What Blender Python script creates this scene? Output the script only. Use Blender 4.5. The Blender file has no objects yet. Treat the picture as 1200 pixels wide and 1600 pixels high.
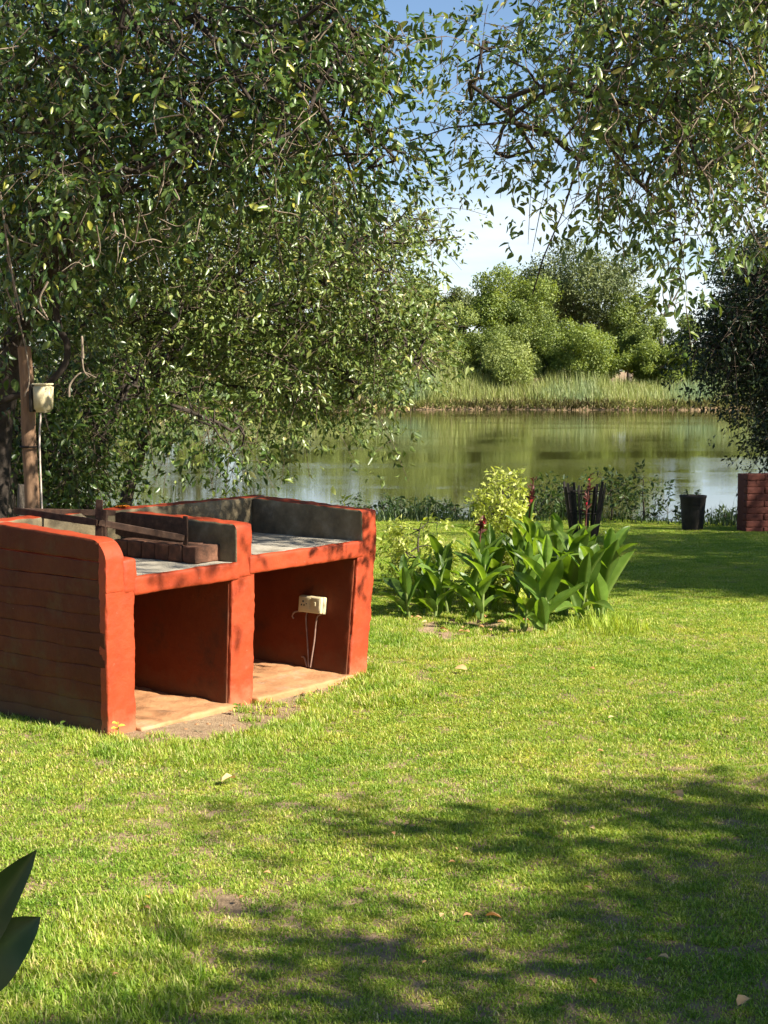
import bpy, bmesh, math, random
import numpy as np
from mathutils import Vector, Matrix, noise

R = math.radians
SC = bpy.context.scene
COL = SC.collection
rng = np.random.default_rng(7)
random.seed(7)

# ------------------------------------------------------------------ camera
CAM_H = 1.65
PITCH = math.atan(220 / 2400)
cam_d = bpy.data.cameras.new('camera')
cam_d.sensor_fit = 'VERTICAL'
cam_d.sensor_height = 36.0
cam_d.sensor_width = 27.0
cam_d.lens = 54.0
cam_d.clip_start = 0.05
cam_d.clip_end = 6000
cam = bpy.data.objects.new('camera', cam_d)
cam.location = (0, 0, CAM_H)
cam.rotation_euler = (math.pi / 2 - PITCH, 0, 0)
COL.objects.link(cam)
SC.camera = cam

# ------------------------------------------------------------------ sky, sun, exposure
SUN_AZ, SUN_EL = R(119.5), R(38)
SUNV = np.array([math.sin(SUN_AZ) * math.cos(SUN_EL), math.cos(SUN_AZ) * math.cos(SUN_EL), math.sin(SUN_EL)])
world = bpy.data.worlds.new('World')
SC.world = world
world.use_nodes = True
wn, wl = world.node_tree.nodes, world.node_tree.links
sky = wn.new('ShaderNodeTexSky')
sky.sky_type = 'NISHITA'
sky.sun_disc = False
sky.sun_elevation = SUN_EL
sky.sun_rotation = SUN_AZ
sky.air_density = 1.0
sky.dust_density = 0.25
sky.altitude = 1100
sky.ozone_density = 2.8
tc = wn.new('ShaderNodeTexCoord')
sep = wn.new('ShaderNodeSeparateXYZ')
wl.new(tc.outputs['Generated'], sep.inputs[0])
mp = wn.new('ShaderNodeMapping')
mp.inputs['Scale'].default_value = (5.0, 5.0, 22.0)
wl.new(tc.outputs['Generated'], mp.inputs[0])
cn = wn.new('ShaderNodeTexNoise')
cn.inputs['Scale'].default_value = 1.0
cn.inputs['Detail'].default_value = 7.0
cn.inputs['Roughness'].default_value = 0.58
wl.new(mp.outputs[0], cn.inputs['Vector'])
cr = wn.new('ShaderNodeMapRange')           # low cloud everywhere near the horizon
cr.inputs['From Min'].default_value = 0.10
cr.inputs['From Max'].default_value = 0.19
cr.inputs['To Min'].default_value = 0.34
cr.inputs['To Max'].default_value = -0.22
wl.new(sep.outputs['Z'], cr.inputs['Value'])
ca = wn.new('ShaderNodeMath'); ca.operation = 'ADD'
wl.new(cn.outputs['Fac'], ca.inputs[0]); wl.new(cr.outputs[0], ca.inputs[1])
cm = wn.new('ShaderNodeMapRange'); cm.interpolation_type = 'SMOOTHSTEP'
cm.inputs['From Min'].default_value = 0.56
cm.inputs['From Max'].default_value = 1.0
cm.inputs['To Max'].default_value = 0.6
wl.new(ca.outputs[0], cm.inputs['Value'])
mix = wn.new('ShaderNodeMix'); mix.data_type = 'RGBA'
wl.new(cm.outputs[0], mix.inputs['Factor'])
wl.new(sky.outputs[0], mix.inputs['A'])
mix.inputs['B'].default_value = (8.5, 8.9, 9.4, 1)
bg = wn['Background']
wl.new(mix.outputs['Result'], bg.inputs['Color'])
bg.inputs['Strength'].default_value = 0.055

sun_d = bpy.data.lights.new('sun', 'SUN')
sun_d.energy = 5.0
sun_d.angle = R(0.53)
sun_d.color = (1.0, 0.93, 0.80)
sun = bpy.data.objects.new('sun', sun_d)
sun.rotation_euler = Vector(SUNV).to_track_quat('Z', 'Y').to_euler()
sun.location = (20, -12, 20)
COL.objects.link(sun)

vs = SC.view_settings
vs.view_transform = 'Standard'
vs.look = 'None'
vs.gamma = 1.0
vs.exposure = 1.5
vs.use_curve_mapping = False
SC.cycles.use_denoising = True
SC.cycles.adaptive_threshold = 0.025
SC.cycles.max_bounces = 4
SC.cycles.diffuse_bounces = 2
SC.cycles.glossy_bounces = 2
SC.cycles.transmission_bounces = 4
SC.cycles.caustics_reflective = False
SC.cycles.caustics_refractive = False
SC.cycles.sample_clamp_indirect = 6.0

# ------------------------------------------------------------------ pixel <-> place helpers (photograph is 1200 x 1600)
FW = np.array([0, math.cos(PITCH), -math.sin(PITCH)])
UP = np.array([0, math.sin(PITCH), math.cos(PITCH)])
RT = np.array([1.0, 0, 0])
CAMP = np.array([0, 0, CAM_H])


def at(u, v, depth):
    """point seen at (u, v) whose distance along +Y is depth (arrays allowed)"""
    u = np.asarray(u, float); v = np.asarray(v, float); depth = np.asarray(depth, float)
    d = FW[None] + RT[None] * ((u.reshape(-1, 1) - 600) / 2400) - UP[None] * ((v.reshape(-1, 1) - 800) / 2400)
    p = CAMP[None] + d * (depth.reshape(-1, 1) / d[:, 1:2])
    return p[0] if p.shape[0] == 1 else p


def project(P):
    q = np.asarray(P) - CAMP
    zc = q @ FW
    return 600 + 2400 * (q @ RT) / zc, 800 - 2400 * (q @ UP) / zc, zc


def lawn_z(x, y):
    z = np.where(y < 10, 0.0, -0.035 * (y - 10))
    return z + 0.012 * np.sin(x * 1.7 + y * .6) * np.sin(y * 1.1 - x * .4) * np.clip((y - 3) / 3, 0, 1)


def on_lawn(u, v):
    d = FW + RT * ((u - 600) / 2400) - UP * ((v - 800) / 2400)
    for Y in np.arange(2.5, 24, .01):
        p = CAMP + d * (Y / d[1])
        if p[2] <= float(lawn_z(p[0], p[1])):
            return p
    return p


# ------------------------------------------------------------------ node material helpers
MATS = {}


def mat(name):
    m = bpy.data.materials.new(name)
    m.use_nodes = True
    m.node_tree.nodes.clear()
    MATS[name] = m
    return m, m.node_tree.nodes, m.node_tree.links


def nd(N, t, **kw):
    n = N.new(t)
    for k, v in kw.items():
        if k.startswith('_'):
            setattr(n, k[1:], v)
        else:
            n.inputs[k].default_value = v
    return n


def ramp(N, stops, interp='LINEAR'):
    r = N.new('ShaderNodeValToRGB')
    r.color_ramp.interpolation = interp
    e = r.color_ramp.elements
    while len(e) < len(stops):
        e.new(0.5)
    for el, (p, c) in zip(e, stops):
        el.position = p
        el.color = (c[0], c[1], c[2], 1)
    return r


def surface_mat(name, stops, scale=6.0, rough=0.85, bump=0.3, bscale=40.0, spec=0.25, detail=6.0, dist=0.02, stretch=(1, 1, 1), coords='Object', metallic=0.0, stain=None):
    """mottled surface: noise through a colour ramp, second noise for fine relief; stain = (colour, scale, lo, hi)"""
    m, N, L = mat(name)
    out = N.new('ShaderNodeOutputMaterial')
    b = nd(N, 'ShaderNodeBsdfPrincipled', Roughness=rough, Metallic=metallic)
    b.inputs['Specular IOR Level'].default_value = spec
    t = N.new('ShaderNodeTexCoord')
    mp_ = nd(N, 'ShaderNodeMapping', Scale=stretch)
    L.new(t.outputs[coords], mp_.inputs[0])
    n1 = nd(N, 'ShaderNodeTexNoise', Scale=scale, Detail=detail, Roughness=0.62)
    L.new(mp_.outputs[0], n1.inputs['Vector'])
    r1 = ramp(N, stops)
    L.new(n1.outputs['Fac'], r1.inputs[0])
    colour = r1.outputs[0]
    if stain:
        n3 = nd(N, 'ShaderNodeTexNoise', Scale=stain[1], Detail=7.0, Roughness=0.7)
        L.new(mp_.outputs[0], n3.inputs['Vector'])
        mr = nd(N, 'ShaderNodeMapRange', **{'From Min': stain[2], 'From Max': stain[3]})
        L.new(n3.outputs['Fac'], mr.inputs['Value'])
        mx = N.new('ShaderNodeMix'); mx.data_type = 'RGBA'
        L.new(mr.outputs[0], mx.inputs['Factor'])
        L.new(colour, mx.inputs['A'])
        mx.inputs['B'].default_value = (*stain[0], 1)
        colour = mx.outputs['Result']
    L.new(colour, b.inputs['Base Color'])
    n2 = nd(N, 'ShaderNodeTexNoise', Scale=bscale, Detail=5.0, Roughness=0.65)
    L.new(mp_.outputs[0], n2.inputs['Vector'])
    bp = nd(N, 'ShaderNodeBump', Strength=bump, Distance=dist)
    L.new(n2.outputs['Fac'], bp.inputs['Height'])
    L.new(bp.outputs[0], b.inputs['Normal'])
    L.new(b.outputs[0], out.inputs[0])
    return m


def leaf_mat(name, stops, rough=0.42, trans=0.35, tcol=None, spec=0.4, patch=None):
    """leaf: colour by the per-leaf attribute 'tint'; translucent; patch = (colour, noise scale, lo, hi) mixes a second colour in large clumps"""
    m, N, L = mat(name)
    out = N.new('ShaderNodeOutputMaterial')
    a = nd(N, 'ShaderNodeAttribute', _attribute_name='tint')
    r = ramp(N, stops)
    L.new(a.outputs['Fac'], r.inputs[0])
    col = r.outputs[0]
    if patch:
        g = N.new('ShaderNodeNewGeometry')
        n = nd(N, 'ShaderNodeTexNoise', Scale=patch[1], Detail=3.0)
        L.new(g.outputs['Position'], n.inputs['Vector'])
        mr = nd(N, 'ShaderNodeMapRange', **{'From Min': patch[2], 'From Max': patch[3]})
        L.new(n.outputs['Fac'], mr.inputs['Value'])
        mx = N.new('ShaderNodeMix'); mx.data_type = 'RGBA'
        L.new(mr.outputs[0], mx.inputs['Factor'])
        L.new(col, mx.inputs['A'])
        mx.inputs['B'].default_value = (*patch[0], 1)
        col = mx.outputs['Result']
    b = nd(N, 'ShaderNodeBsdfPrincipled', Roughness=rough)
    b.inputs['Specular IOR Level'].default_value = spec
    L.new(col, b.inputs['Base Color'])
    if trans > 0:
        tr = N.new('ShaderNodeBsdfTranslucent')
        hs = nd(N, 'ShaderNodeHueSaturation', Hue=0.485, Saturation=1.15, Value=1.7)
        L.new(col, hs.inputs['Color'])
        L.new(hs.outputs[0], tr.inputs['Color'])
        ms = nd(N, 'ShaderNodeMixShader', Fac=trans)
        L.new(b.outputs[0], ms.inputs[1]); L.new(tr.outputs[0], ms.inputs[2])
        L.new(ms.outputs[0], out.inputs[0])
    else:
        L.new(b.outputs[0], out.inputs[0])
    return m


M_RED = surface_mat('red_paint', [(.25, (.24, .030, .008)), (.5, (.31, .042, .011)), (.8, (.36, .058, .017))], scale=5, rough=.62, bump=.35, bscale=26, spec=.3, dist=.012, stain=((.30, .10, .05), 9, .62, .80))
def wear(m, chip=.69, splash=(.33, .15, .075), hi=.12):
    """flaked paint specks showing mortar, and a tan soil splash band low down with a ragged upper edge"""
    N, L = m.node_tree.nodes, m.node_tree.links
    b_ = next(n for n in N if n.type == 'BSDF_PRINCIPLED')
    src = b_.inputs['Base Color'].links[0].from_socket
    t = N.new('ShaderNodeTexCoord'); sx = N.new('ShaderNodeSeparateXYZ'); L.new(t.outputs['Object'], sx.inputs[0])
    n1 = nd(N, 'ShaderNodeTexNoise', Scale=38.0, Detail=5.0, Roughness=.65); L.new(t.outputs['Object'], n1.inputs['Vector'])
    m1 = nd(N, 'ShaderNodeMapRange', **{'From Min': chip, 'From Max': chip + .03, 'To Max': .75}); L.new(n1.outputs['Fac'], m1.inputs['Value'])
    x1 = N.new('ShaderNodeMix'); x1.data_type = 'RGBA'; L.new(m1.outputs[0], x1.inputs['Factor']); L.new(src, x1.inputs['A']); x1.inputs['B'].default_value = (.22, .15, .10, 1)
    n2 = nd(N, 'ShaderNodeTexNoise', Scale=11.0, Detail=6.0, Roughness=.7); L.new(t.outputs['Object'], n2.inputs['Vector'])
    ma = nd(N, 'ShaderNodeMath', _operation='MULTIPLY_ADD'); L.new(n2.outputs['Fac'], ma.inputs[0]); ma.inputs[1].default_value = -.26; L.new(sx.outputs['Z'], ma.inputs[2])
    m2 = nd(N, 'ShaderNodeMapRange', **{'From Min': -.14, 'From Max': hi - .13, 'To Min': .75, 'To Max': 0.0}); L.new(ma.outputs[0], m2.inputs['Value'])
    x2 = N.new('ShaderNodeMix'); x2.data_type = 'RGBA'; L.new(m2.outputs[0], x2.inputs['Factor']); L.new(x1.outputs['Result'], x2.inputs['A']); x2.inputs['B'].default_value = (*splash, 1)
    L.new(x2.outputs['Result'], b_.inputs['Base Color'])


wear(M_RED)
M_REDSIDE = surface_mat('red_paint_shaded', [(.25, (.065, .015, .005)), (.5, (.095, .023, .008)), (.8, (.12, .034, .012))], scale=4, rough=.75, bump=.4, bscale=26, spec=.2, dist=.012, stain=((.095, .052, .022), 5, .5, .75))  # front red darkened: the shade on the side faces is in the colour
M_BAY = surface_mat('red_bay_shaded', [(.25, (.105, .020, .006)), (.5, (.15, .030, .009)), (.8, (.18, .042, .014))], scale=4, rough=.75, bump=.4, bscale=22, spec=.2, dist=.012, stain=((.05, .022, .012), 4, .52, .75))  # darker red for the bay walls, their shade painted into the base colour
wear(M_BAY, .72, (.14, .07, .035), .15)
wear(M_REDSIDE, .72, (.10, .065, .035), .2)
M_PLASTER = surface_mat('grey_plaster', [(.3, (.080, .062, .034)), (.55, (.165, .130, .074)), (.8, (.31, .26, .175))], scale=7, rough=.9, bump=.5, bscale=45, dist=.01, stain=((.05, .045, .035), 3.2, .52, .78))
M_SLABTOP = surface_mat('concrete_counter', [(.3, (.25, .22, .165)), (.55, (.37, .33, .26)), (.8, (.47, .43, .35))], scale=9, rough=.9, bump=.5, bscale=60, dist=.008, stain=((.09, .075, .055), 4, .52, .72))
M_FLOOR = surface_mat('ochre_concrete', [(.3, (.30, .14, .060)), (.55, (.42, .21, .095)), (.8, (.50, .28, .145))], scale=6, rough=.9, bump=.5, bscale=50, dist=.01, stain=((.33, .25, .17), 7, .55, .75))
M_RUST = surface_mat('rusted_iron', [(.3, (.025, .015, .011)), (.55, (.06, .033, .021)), (.8, (.12, .072, .048))], scale=30, rough=.7, bump=.4, bscale=120, dist=.003, metallic=.35)
M_IRON = surface_mat('black_iron', [(.3, (.012, .011, .010)), (.8, (.045, .036, .03))], scale=30, rough=.6, bump=.3, bscale=120, dist=.003, metallic=.4)
M_BRICK = surface_mat('charred_brick', [(.3, (.045, .026, .018)), (.55, (.13, .06, .035)), (.8, (.26, .12, .07))], scale=16, rough=.92, bump=.6, bscale=70, dist=.008)
M_REDBRICK = surface_mat('painted_brick', [(.3, (.075, .022, .014)), (.8, (.13, .038, .024))], scale=12, rough=.8, bump=.5, bscale=60, dist=.006)
M_WOOD = surface_mat('weathered_pole', [(.3, (.11, .062, .036)), (.55, (.22, .13, .075)), (.8, (.34, .22, .135))], scale=5, rough=.85, bump=.6, bscale=30, dist=.01, stretch=(6, 6, .8), stain=((.09, .055, .035), 4, .55, .8))
M_BARK = surface_mat('grey_bark', [(.3, (.06, .048, .036)), (.55, (.14, .115, .09)), (.8, (.24, .20, .16))], scale=10, rough=.95, bump=.9, bscale=26, dist=.02, stretch=(3, 3, 1), coords='Object')
M_DARKBARK = surface_mat('dark_bark', [(.3, (.022, .017, .013)), (.8, (.075, .058, .045))], scale=12, rough=.95, bump=.8, bscale=30, dist=.012)
M_VINE = surface_mat('pale_vine', [(.3, (.15, .115, .08)), (.8, (.30, .24, .175))], scale=20, rough=.9, bump=.2)
M_TWIG = surface_mat('twig_bark', [(.3, (.075, .055, .038)), (.8, (.19, .145, .10))], scale=14, rough=.9, bump=.2)
M_CREAM = surface_mat('cream_plastic', [(.3, (.55, .47, .27)), (.8, (.68, .60, .38))], scale=8, rough=.5, bump=.05, spec=.4, stain=((.34, .26, .12), 6, .5, .8))
M_SOCKET = surface_mat('ivory_plastic', [(.3, (.50, .42, .25)), (.8, (.58, .50, .32))], scale=8, rough=.45, bump=.03, spec=.4)
M_DARK = surface_mat('dark_slot', [(.3, (.02, .015, .01)), (.8, (.03, .025, .02))], rough=.7, bump=.0)
M_WIRE = surface_mat('grey_conduit', [(.3, (.42, .34, .28)), (.8, (.60, .52, .44))], scale=30, rough=.6, bump=.1)
M_CABLE = surface_mat('red_brown_cable', [(.3, (.20, .11, .08)), (.8, (.36, .24, .19))], scale=30, rough=.6, bump=.1)  # conduit tone, darker and browner than the grey one
M_BIN = surface_mat('sooty_drum', [(.3, (.018, .017, .015)), (.8, (.05, .042, .035))], scale=10, rough=.7, bump=.4, bscale=40, metallic=.3)
M_DRYLEAF = leaf_mat('dry_leaf', [(0, (.35, .16, .06)), (.5, (.50, .28, .12)), (1, (.62, .45, .22))], rough=.8, trans=.2)
M_YELLOWLEAF = leaf_mat('yellow_leaf', [(0, (.60, .42, .05)), (1, (.72, .58, .10))], rough=.6, trans=.3)
M_ORANGE = surface_mat('orange_petal', [(.3, (.80, .22, .01)), (.8, (.95, .34, .02))], scale=30, rough=.6, bump=.1)

M_LEAF_A = leaf_mat('leaf_fig', [(0, (.018, .042, .008)), (.45, (.055, .105, .019)), (.85, (.16, .215, .050)), (1, (.44, .44, .07))], rough=.36, trans=.20, spec=.55)
M_LEAF_B = leaf_mat('leaf_bushwillow', [(0, (.048, .086, .018)), (.5, (.132, .185, .044)), (.9, (.29, .32, .10)), (1, (.48, .40, .17))], rough=.38, trans=.22, spec=.52)
M_LEAF_C = leaf_mat('leaf_overhang', [(0, (.026, .054, .010)), (.5, (.080, .135, .026)), (.9, (.21, .25, .060)), (1, (.40, .38, .11))], rough=.36, trans=.20, spec=.5)
M_LEAF_D = leaf_mat('leaf_dark', [(0, (.010, .022, .006)), (.6, (.026, .045, .012)), (1, (.055, .075, .022))], rough=.4, trans=.22)
M_LEAF_BANK = leaf_mat('leaf_bank_weed', [(0, (.018, .040, .010)), (.6, (.045, .080, .018)), (1, (.10, .14, .035))], rough=.5, trans=.3)
M_LEAF_LIME = leaf_mat('leaf_lime', [(0, (.28, .35, .05)), (.5, (.46, .52, .11)), (1, (.66, .66, .28))], rough=.5, trans=.38)
M_CANNA = leaf_mat('leaf_canna', [(0, (.075, .145, .024)), (.6, (.145, .24, .038)), (1, (.25, .35, .08))], rough=.36, trans=.45, spec=.5)
def canna_veins(m):
    N, L = m.node_tree.nodes, m.node_tree.links
    t = N.new('ShaderNodeTexCoord'); sx = N.new('ShaderNodeSeparateXYZ'); L.new(t.outputs['Object'], sx.inputs[0])
    ab = nd(N, 'ShaderNodeMath', _operation='ABSOLUTE'); L.new(sx.outputs['X'], ab.inputs[0])
    mu_ = nd(N, 'ShaderNodeMath', _operation='MULTIPLY_ADD'); L.new(ab.outputs[0], mu_.inputs[0]); mu_.inputs[1].default_value = -1.1; L.new(sx.outputs['Y'], mu_.inputs[2])
    sn = nd(N, 'ShaderNodeMath', _operation='MULTIPLY'); L.new(mu_.outputs[0], sn.inputs[0]); sn.inputs[1].default_value = 260
    s2 = nd(N, 'ShaderNodeMath', _operation='SINE'); L.new(sn.outputs[0], s2.inputs[0])
    nz = nd(N, 'ShaderNodeTexNoise', Scale=9.0, Detail=4.0); L.new(t.outputs['Object'], nz.inputs['Vector'])
    ad = nd(N, 'ShaderNodeMath', _operation='MULTIPLY_ADD'); L.new(nz.outputs['Fac'], ad.inputs[0]); ad.inputs[1].default_value = 6; L.new(s2.outputs[0], ad.inputs[2])
    bp_ = nd(N, 'ShaderNodeBump', Strength=.16, Distance=.004); L.new(ad.outputs[0], bp_.inputs['Height'])
    for n in N:
        if n.type in ('BSDF_PRINCIPLED', 'BSDF_TRANSLUCENT'): L.new(bp_.outputs[0], n.inputs['Normal'])
    # yellowed and browned patches on some leaves
    b_ = next(n for n in N if n.type == 'BSDF_PRINCIPLED')
    src = b_.inputs['Base Color'].links[0].from_socket
    oi = N.new('ShaderNodeObjectInfo')
    n2 = nd(N, 'ShaderNodeTexNoise', Scale=3.0, Detail=6.0, Roughness=.7, _noise_dimensions='4D'); L.new(t.outputs['Object'], n2.inputs['Vector'])
    w_ = nd(N, 'ShaderNodeMath', _operation='MULTIPLY'); L.new(oi.outputs['Random'], w_.inputs[0]); w_.inputs[1].default_value = 40; L.new(w_.outputs[0], n2.inputs['W'])
    mr_ = nd(N, 'ShaderNodeMapRange', **{'From Min': .60, 'From Max': .72, 'To Max': .8}); L.new(n2.outputs['Fac'], mr_.inputs['Value'])
    mx_ = N.new('ShaderNodeMix'); mx_.data_type = 'RGBA'; L.new(mr_.outputs[0], mx_.inputs['Factor']); L.new(src, mx_.inputs['A']); mx_.inputs['B'].default_value = (.30, .26, .08, 1)
    hv = nd(N, 'ShaderNodeHueSaturation'); vr = nd(N, 'ShaderNodeMapRange', **{'To Min': .65, 'To Max': 1.25}); L.new(oi.outputs['Random'], vr.inputs['Value']); L.new(vr.outputs[0], hv.inputs['Value']); L.new(mx_.outputs['Result'], hv.inputs['Color'])
    L.new(hv.outputs[0], b_.inputs['Base Color'])
    hs_ = next(n for n in N if n.type == 'HUE_SAT' and n is not hv and n.name != hv.name)
    L.new(hv.outputs[0], hs_.inputs['Color'])


canna_veins(M_CANNA)
M_CANNA_SHADED = leaf_mat('leaf_canna_shaded', [(0, (.016, .040, .010)), (.6, (.028, .060, .014)), (1, (.06, .10, .028))], rough=.45, trans=.08, spec=.35)  # canna green darkened, shade of the foreground leaves put into the colour
M_CANNASTEM = leaf_mat('stem_canna', [(0, (.12, .18, .04)), (1, (.22, .26, .08))], rough=.5, trans=.1)
M_CANNADRY = leaf_mat('canna_bud', [(0, (.045, .012, .009)), (.6, (.11, .034, .024)), (1, (.22, .11, .08))], rough=.6, trans=.2)
M_CANNARED = leaf_mat('canna_petal', [(0, (.50, .025, .03)), (1, (.65, .06, .06))], rough=.5, trans=.3)

# ------------------------------------------------------------------ mesh helpers


def tag(o, label=None, cat=None, group=None, kind=None):
    if label: o['label'] = label
    if cat: o['category'] = cat
    if group: o['group'] = group
    if kind: o['kind'] = kind
    return o


def link(name, me, parent=None, loc=None):
    o = bpy.data.objects.new(name, me)
    COL.objects.link(o)
    if parent: o.parent = parent
    if loc is not None: o.location = loc
    return o


def empty(name, loc=(0, 0, 0), rz=0.0):
    o = bpy.data.objects.new(name, None)
    o.empty_display_size = .1
    o.location = loc
    o.rotation_euler = (0, 0, rz)
    COL.objects.link(o)
    return o


def np_mesh(name, V, F, material, tint=None, smooth=False):
    """V (n,3), F (m,k) k = 3 or 4, tint (n,) optional point attribute"""
    me = bpy.data.meshes.new(name)
    V = np.ascontiguousarray(V, np.float32); F = np.ascontiguousarray(F, np.int32)
    k = F.shape[1]
    me.vertices.add(len(V)); me.vertices.foreach_set('co', V.ravel())
    me.loops.add(F.size); me.loops.foreach_set('vertex_index', F.ravel())
    me.polygons.add(len(F))
    me.polygons.foreach_set('loop_start', np.arange(0, F.size, k, dtype=np.int32))
    me.polygons.foreach_set('loop_total', np.full(len(F), k, np.int32))
    if smooth:
        me.polygons.foreach_set('use_smooth', np.ones(len(F), bool))
    if tint is not None:
        at_ = me.attributes.new('tint', 'FLOAT', 'POINT')
        at_.data.foreach_set('value', np.ascontiguousarray(tint, np.float32))
    if material: me.materials.append(material)
    me.update()
    me.validate()
    return me


def unit(a):
    return a / np.maximum(np.linalg.norm(a, axis=-1, keepdims=True), 1e-9)


def tube_arrays(paths, sides=5):
    """paths: list of (pts (n,3), radii (n,)); returns V, F(quads)"""
    VV, FF, off = [], [], 0
    ang = np.linspace(0, 2 * math.pi, sides, endpoint=False)
    for pts, rad in paths:
        pts = np.asarray(pts, float); rad = np.asarray(rad, float)
        n = len(pts)
        t = np.gradient(pts, axis=0); t = unit(t)
        ref = np.array([0.0, 0, 1]) if abs(t[0][2]) < .8 else np.array([1.0, 0, 0])
        a = unit(np.cross(t, ref)); b = np.cross(t, a)
        ring = pts[:, None] + rad[:, None, None] * (np.cos(ang)[None, :, None] * a[:, None] + np.sin(ang)[None, :, None] * b[:, None])
        VV.append(ring.reshape(-1, 3))
        i = np.arange(n - 1)[:, None] * sides; j = np.arange(sides)[None]
        j2 = (j + 1) % sides
        f = np.stack([i + j, i + j2, i + sides + j2, i + sides + j], -1).reshape(-1, 4) + off
        FF.append(f); off += n * sides
    return np.concatenate(VV), np.concatenate(FF)


def tubes(name, paths, material, parent=None, sides=6, tint=None):
    V, F = tube_arrays(paths, sides)
    return link(name, np_mesh(name, V, F, material, None if tint is None else np.full(len(V), tint), True), parent)


def smooth_path(pts, n=24):
    """Catmull-Rom through pts"""
    P = np.asarray(pts, float)
    if len(P) < 3: return np.linspace(P[0], P[-1], n)
    Q = np.vstack([2 * P[0] - P[1], P, 2 * P[-1] - P[-2]])
    out = []
    for t in np.linspace(0, len(P) - 1 - 1e-6, n):
        i = int(t); f = t - i
        a, b, c, d = Q[i:i + 4]
        out.append(.5 * ((2 * b) + (-a + c) * f + (2 * a - 5 * b + 4 * c - d) * f * f + (-a + 3 * b - 3 * c + d) * f ** 3))
    return np.array(out)


def fbm(p, s, seed=0.0):
    return noise.noise(Vector((p[0] * s + seed, p[1] * s - seed * .7, p[2] * s + seed * 1.3)))


def block(x0, x1, y0, y1, z0, z1, r=.01, res=.03, amp=.004, nscale=9, seed=0.0, corner=0.0, ctop=None, top_rise=0.0, taper=None, groove=None, edge=0.0):
    """plastered masonry block: rounded edges, uneven faces; corner = big radius of the front-top edge (x axis);
    taper(z) -> shift of x; groove = course height for recessed joint lines on the side faces; edge = extra wobble of the vertical arrises"""
    lo = np.array([x0, y0, z0]); hi = np.array([x1, y1, z1])
    rr = min(r, *((hi - lo) * .49))
    ax_c = []
    for a in range(3):
        m_ = int(np.clip(math.ceil((hi[a] - lo[a]) / res), 1, 60))
        ax_c.append(np.concatenate([[lo[a], lo[a] + rr * .35], np.linspace(lo[a] + rr, hi[a] - rr, m_ + 1), [hi[a] - rr * .35, hi[a]]]))
    n = [len(c) - 1 for c in ax_c]
    bm = bmesh.new()
    cache = {}

    def vert(i, j, k):
        key = (i, j, k)
        if key not in cache:
            p = np.array([ax_c[0][i], ax_c[1][j], ax_c[2][k]])
            cache[key] = bm.verts.new(p)
        return cache[key]
    for ax in range(3):
        b, c = (ax + 1) % 3, (ax + 2) % 3
        for side in (0, n[ax]):
            for i in range(n[b]):
                for j in range(n[c]):
                    q = []
                    for di, dj in ((0, 0), (1, 0), (1, 1), (0, 1)):
                        idx = [0, 0, 0]; idx[ax] = side; idx[b] = i + di; idx[c] = j + dj
                        q.append(vert(*idx))
                    if side == 0: q.reverse()
                    bm.faces.new(q)
    il, ih = lo + rr, hi - rr
    for v in bm.verts:
        p = np.array(v.co)
        if corner > 0:
            cy, cz = y0 + corner, (z1 if ctop is None else ctop) - corner
            if p[1] < cy and p[2] > cz:
                d = np.array([p[1] - cy, p[2] - cz]); L = np.linalg.norm(d)
                if L > corner: d *= corner / L; p[1] = cy + d[0]; p[2] = cz + d[1]
        q = np.clip(p, il, ih)
        d = p - q; L = np.linalg.norm(d)
        nrm = d / L if L > 1e-9 else np.zeros(3)
        if L > rr: p = q + nrm * rr
        dis = amp * (fbm(p, nscale, seed) + .6 * fbm(p, nscale * 2.6, seed + 5))
        if edge and abs(nrm[0]) > .05 and abs(nrm[1]) > .3:
            dis += edge * (fbm((0, 0, p[2]), 13, seed + 3) + .7 * fbm((0, 0, p[2]), 34, seed + 9)) 
        if groove:
            zz = p[2] + .006 * fbm((p[1], p[2], 0), 6, seed + 2)
            f = abs((zz / groove) % 1.0 - .5) * 2
            if abs(nrm[0]) > .5 and f > .8: dis -= .006 * (f - .8) / .2
        p = p + nrm * dis
        if top_rise: p[2] += top_rise * (p[1] - y0) / max(y1 - y0, 1e-6) * (p[2] - z0) / (z1 - z0)
        if taper: p[0] += taper(p[2])
        v.co = p
    return bm


def bm_obj(name, bm, mats, parent=None, smooth=True, pick=None):
    me = bpy.data.meshes.new(name)
    bm.normal_update()
    if pick:
        for f in bm.faces: f.material_index = pick(f)
    for f in bm.faces: f.smooth = smooth
    bm.to_mesh(me); bm.free()
    for m in (mats if isinstance(mats, (list, tuple)) else [mats]): me.materials.append(m)
    return link(name, me, parent)


def beam(p0, p1, w, h, roll=0.0):
    """bevelled bar from p0 to p1 as bmesh"""
    p0, p1 = Vector(p0), Vector(p1)
    d = p1 - p0
    bm = bmesh.new()
    bmesh.ops.create_cube(bm, size=1)
    bmesh.ops.bevel(bm, geom=bm.edges[:], offset=.08, segments=1, affect='EDGES')
    bmesh.ops.scale(bm, vec=(w, h, d.length), verts=bm.verts)
    q = d.to_track_quat('Z', 'Y')
    bmesh.ops.transform(bm, matrix=Matrix.Translation((p0 + p1) / 2) @ q.to_matrix().to_4x4() @ Matrix.Rotation(roll, 4, 'Z'), verts=bm.verts)
    return bm


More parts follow.
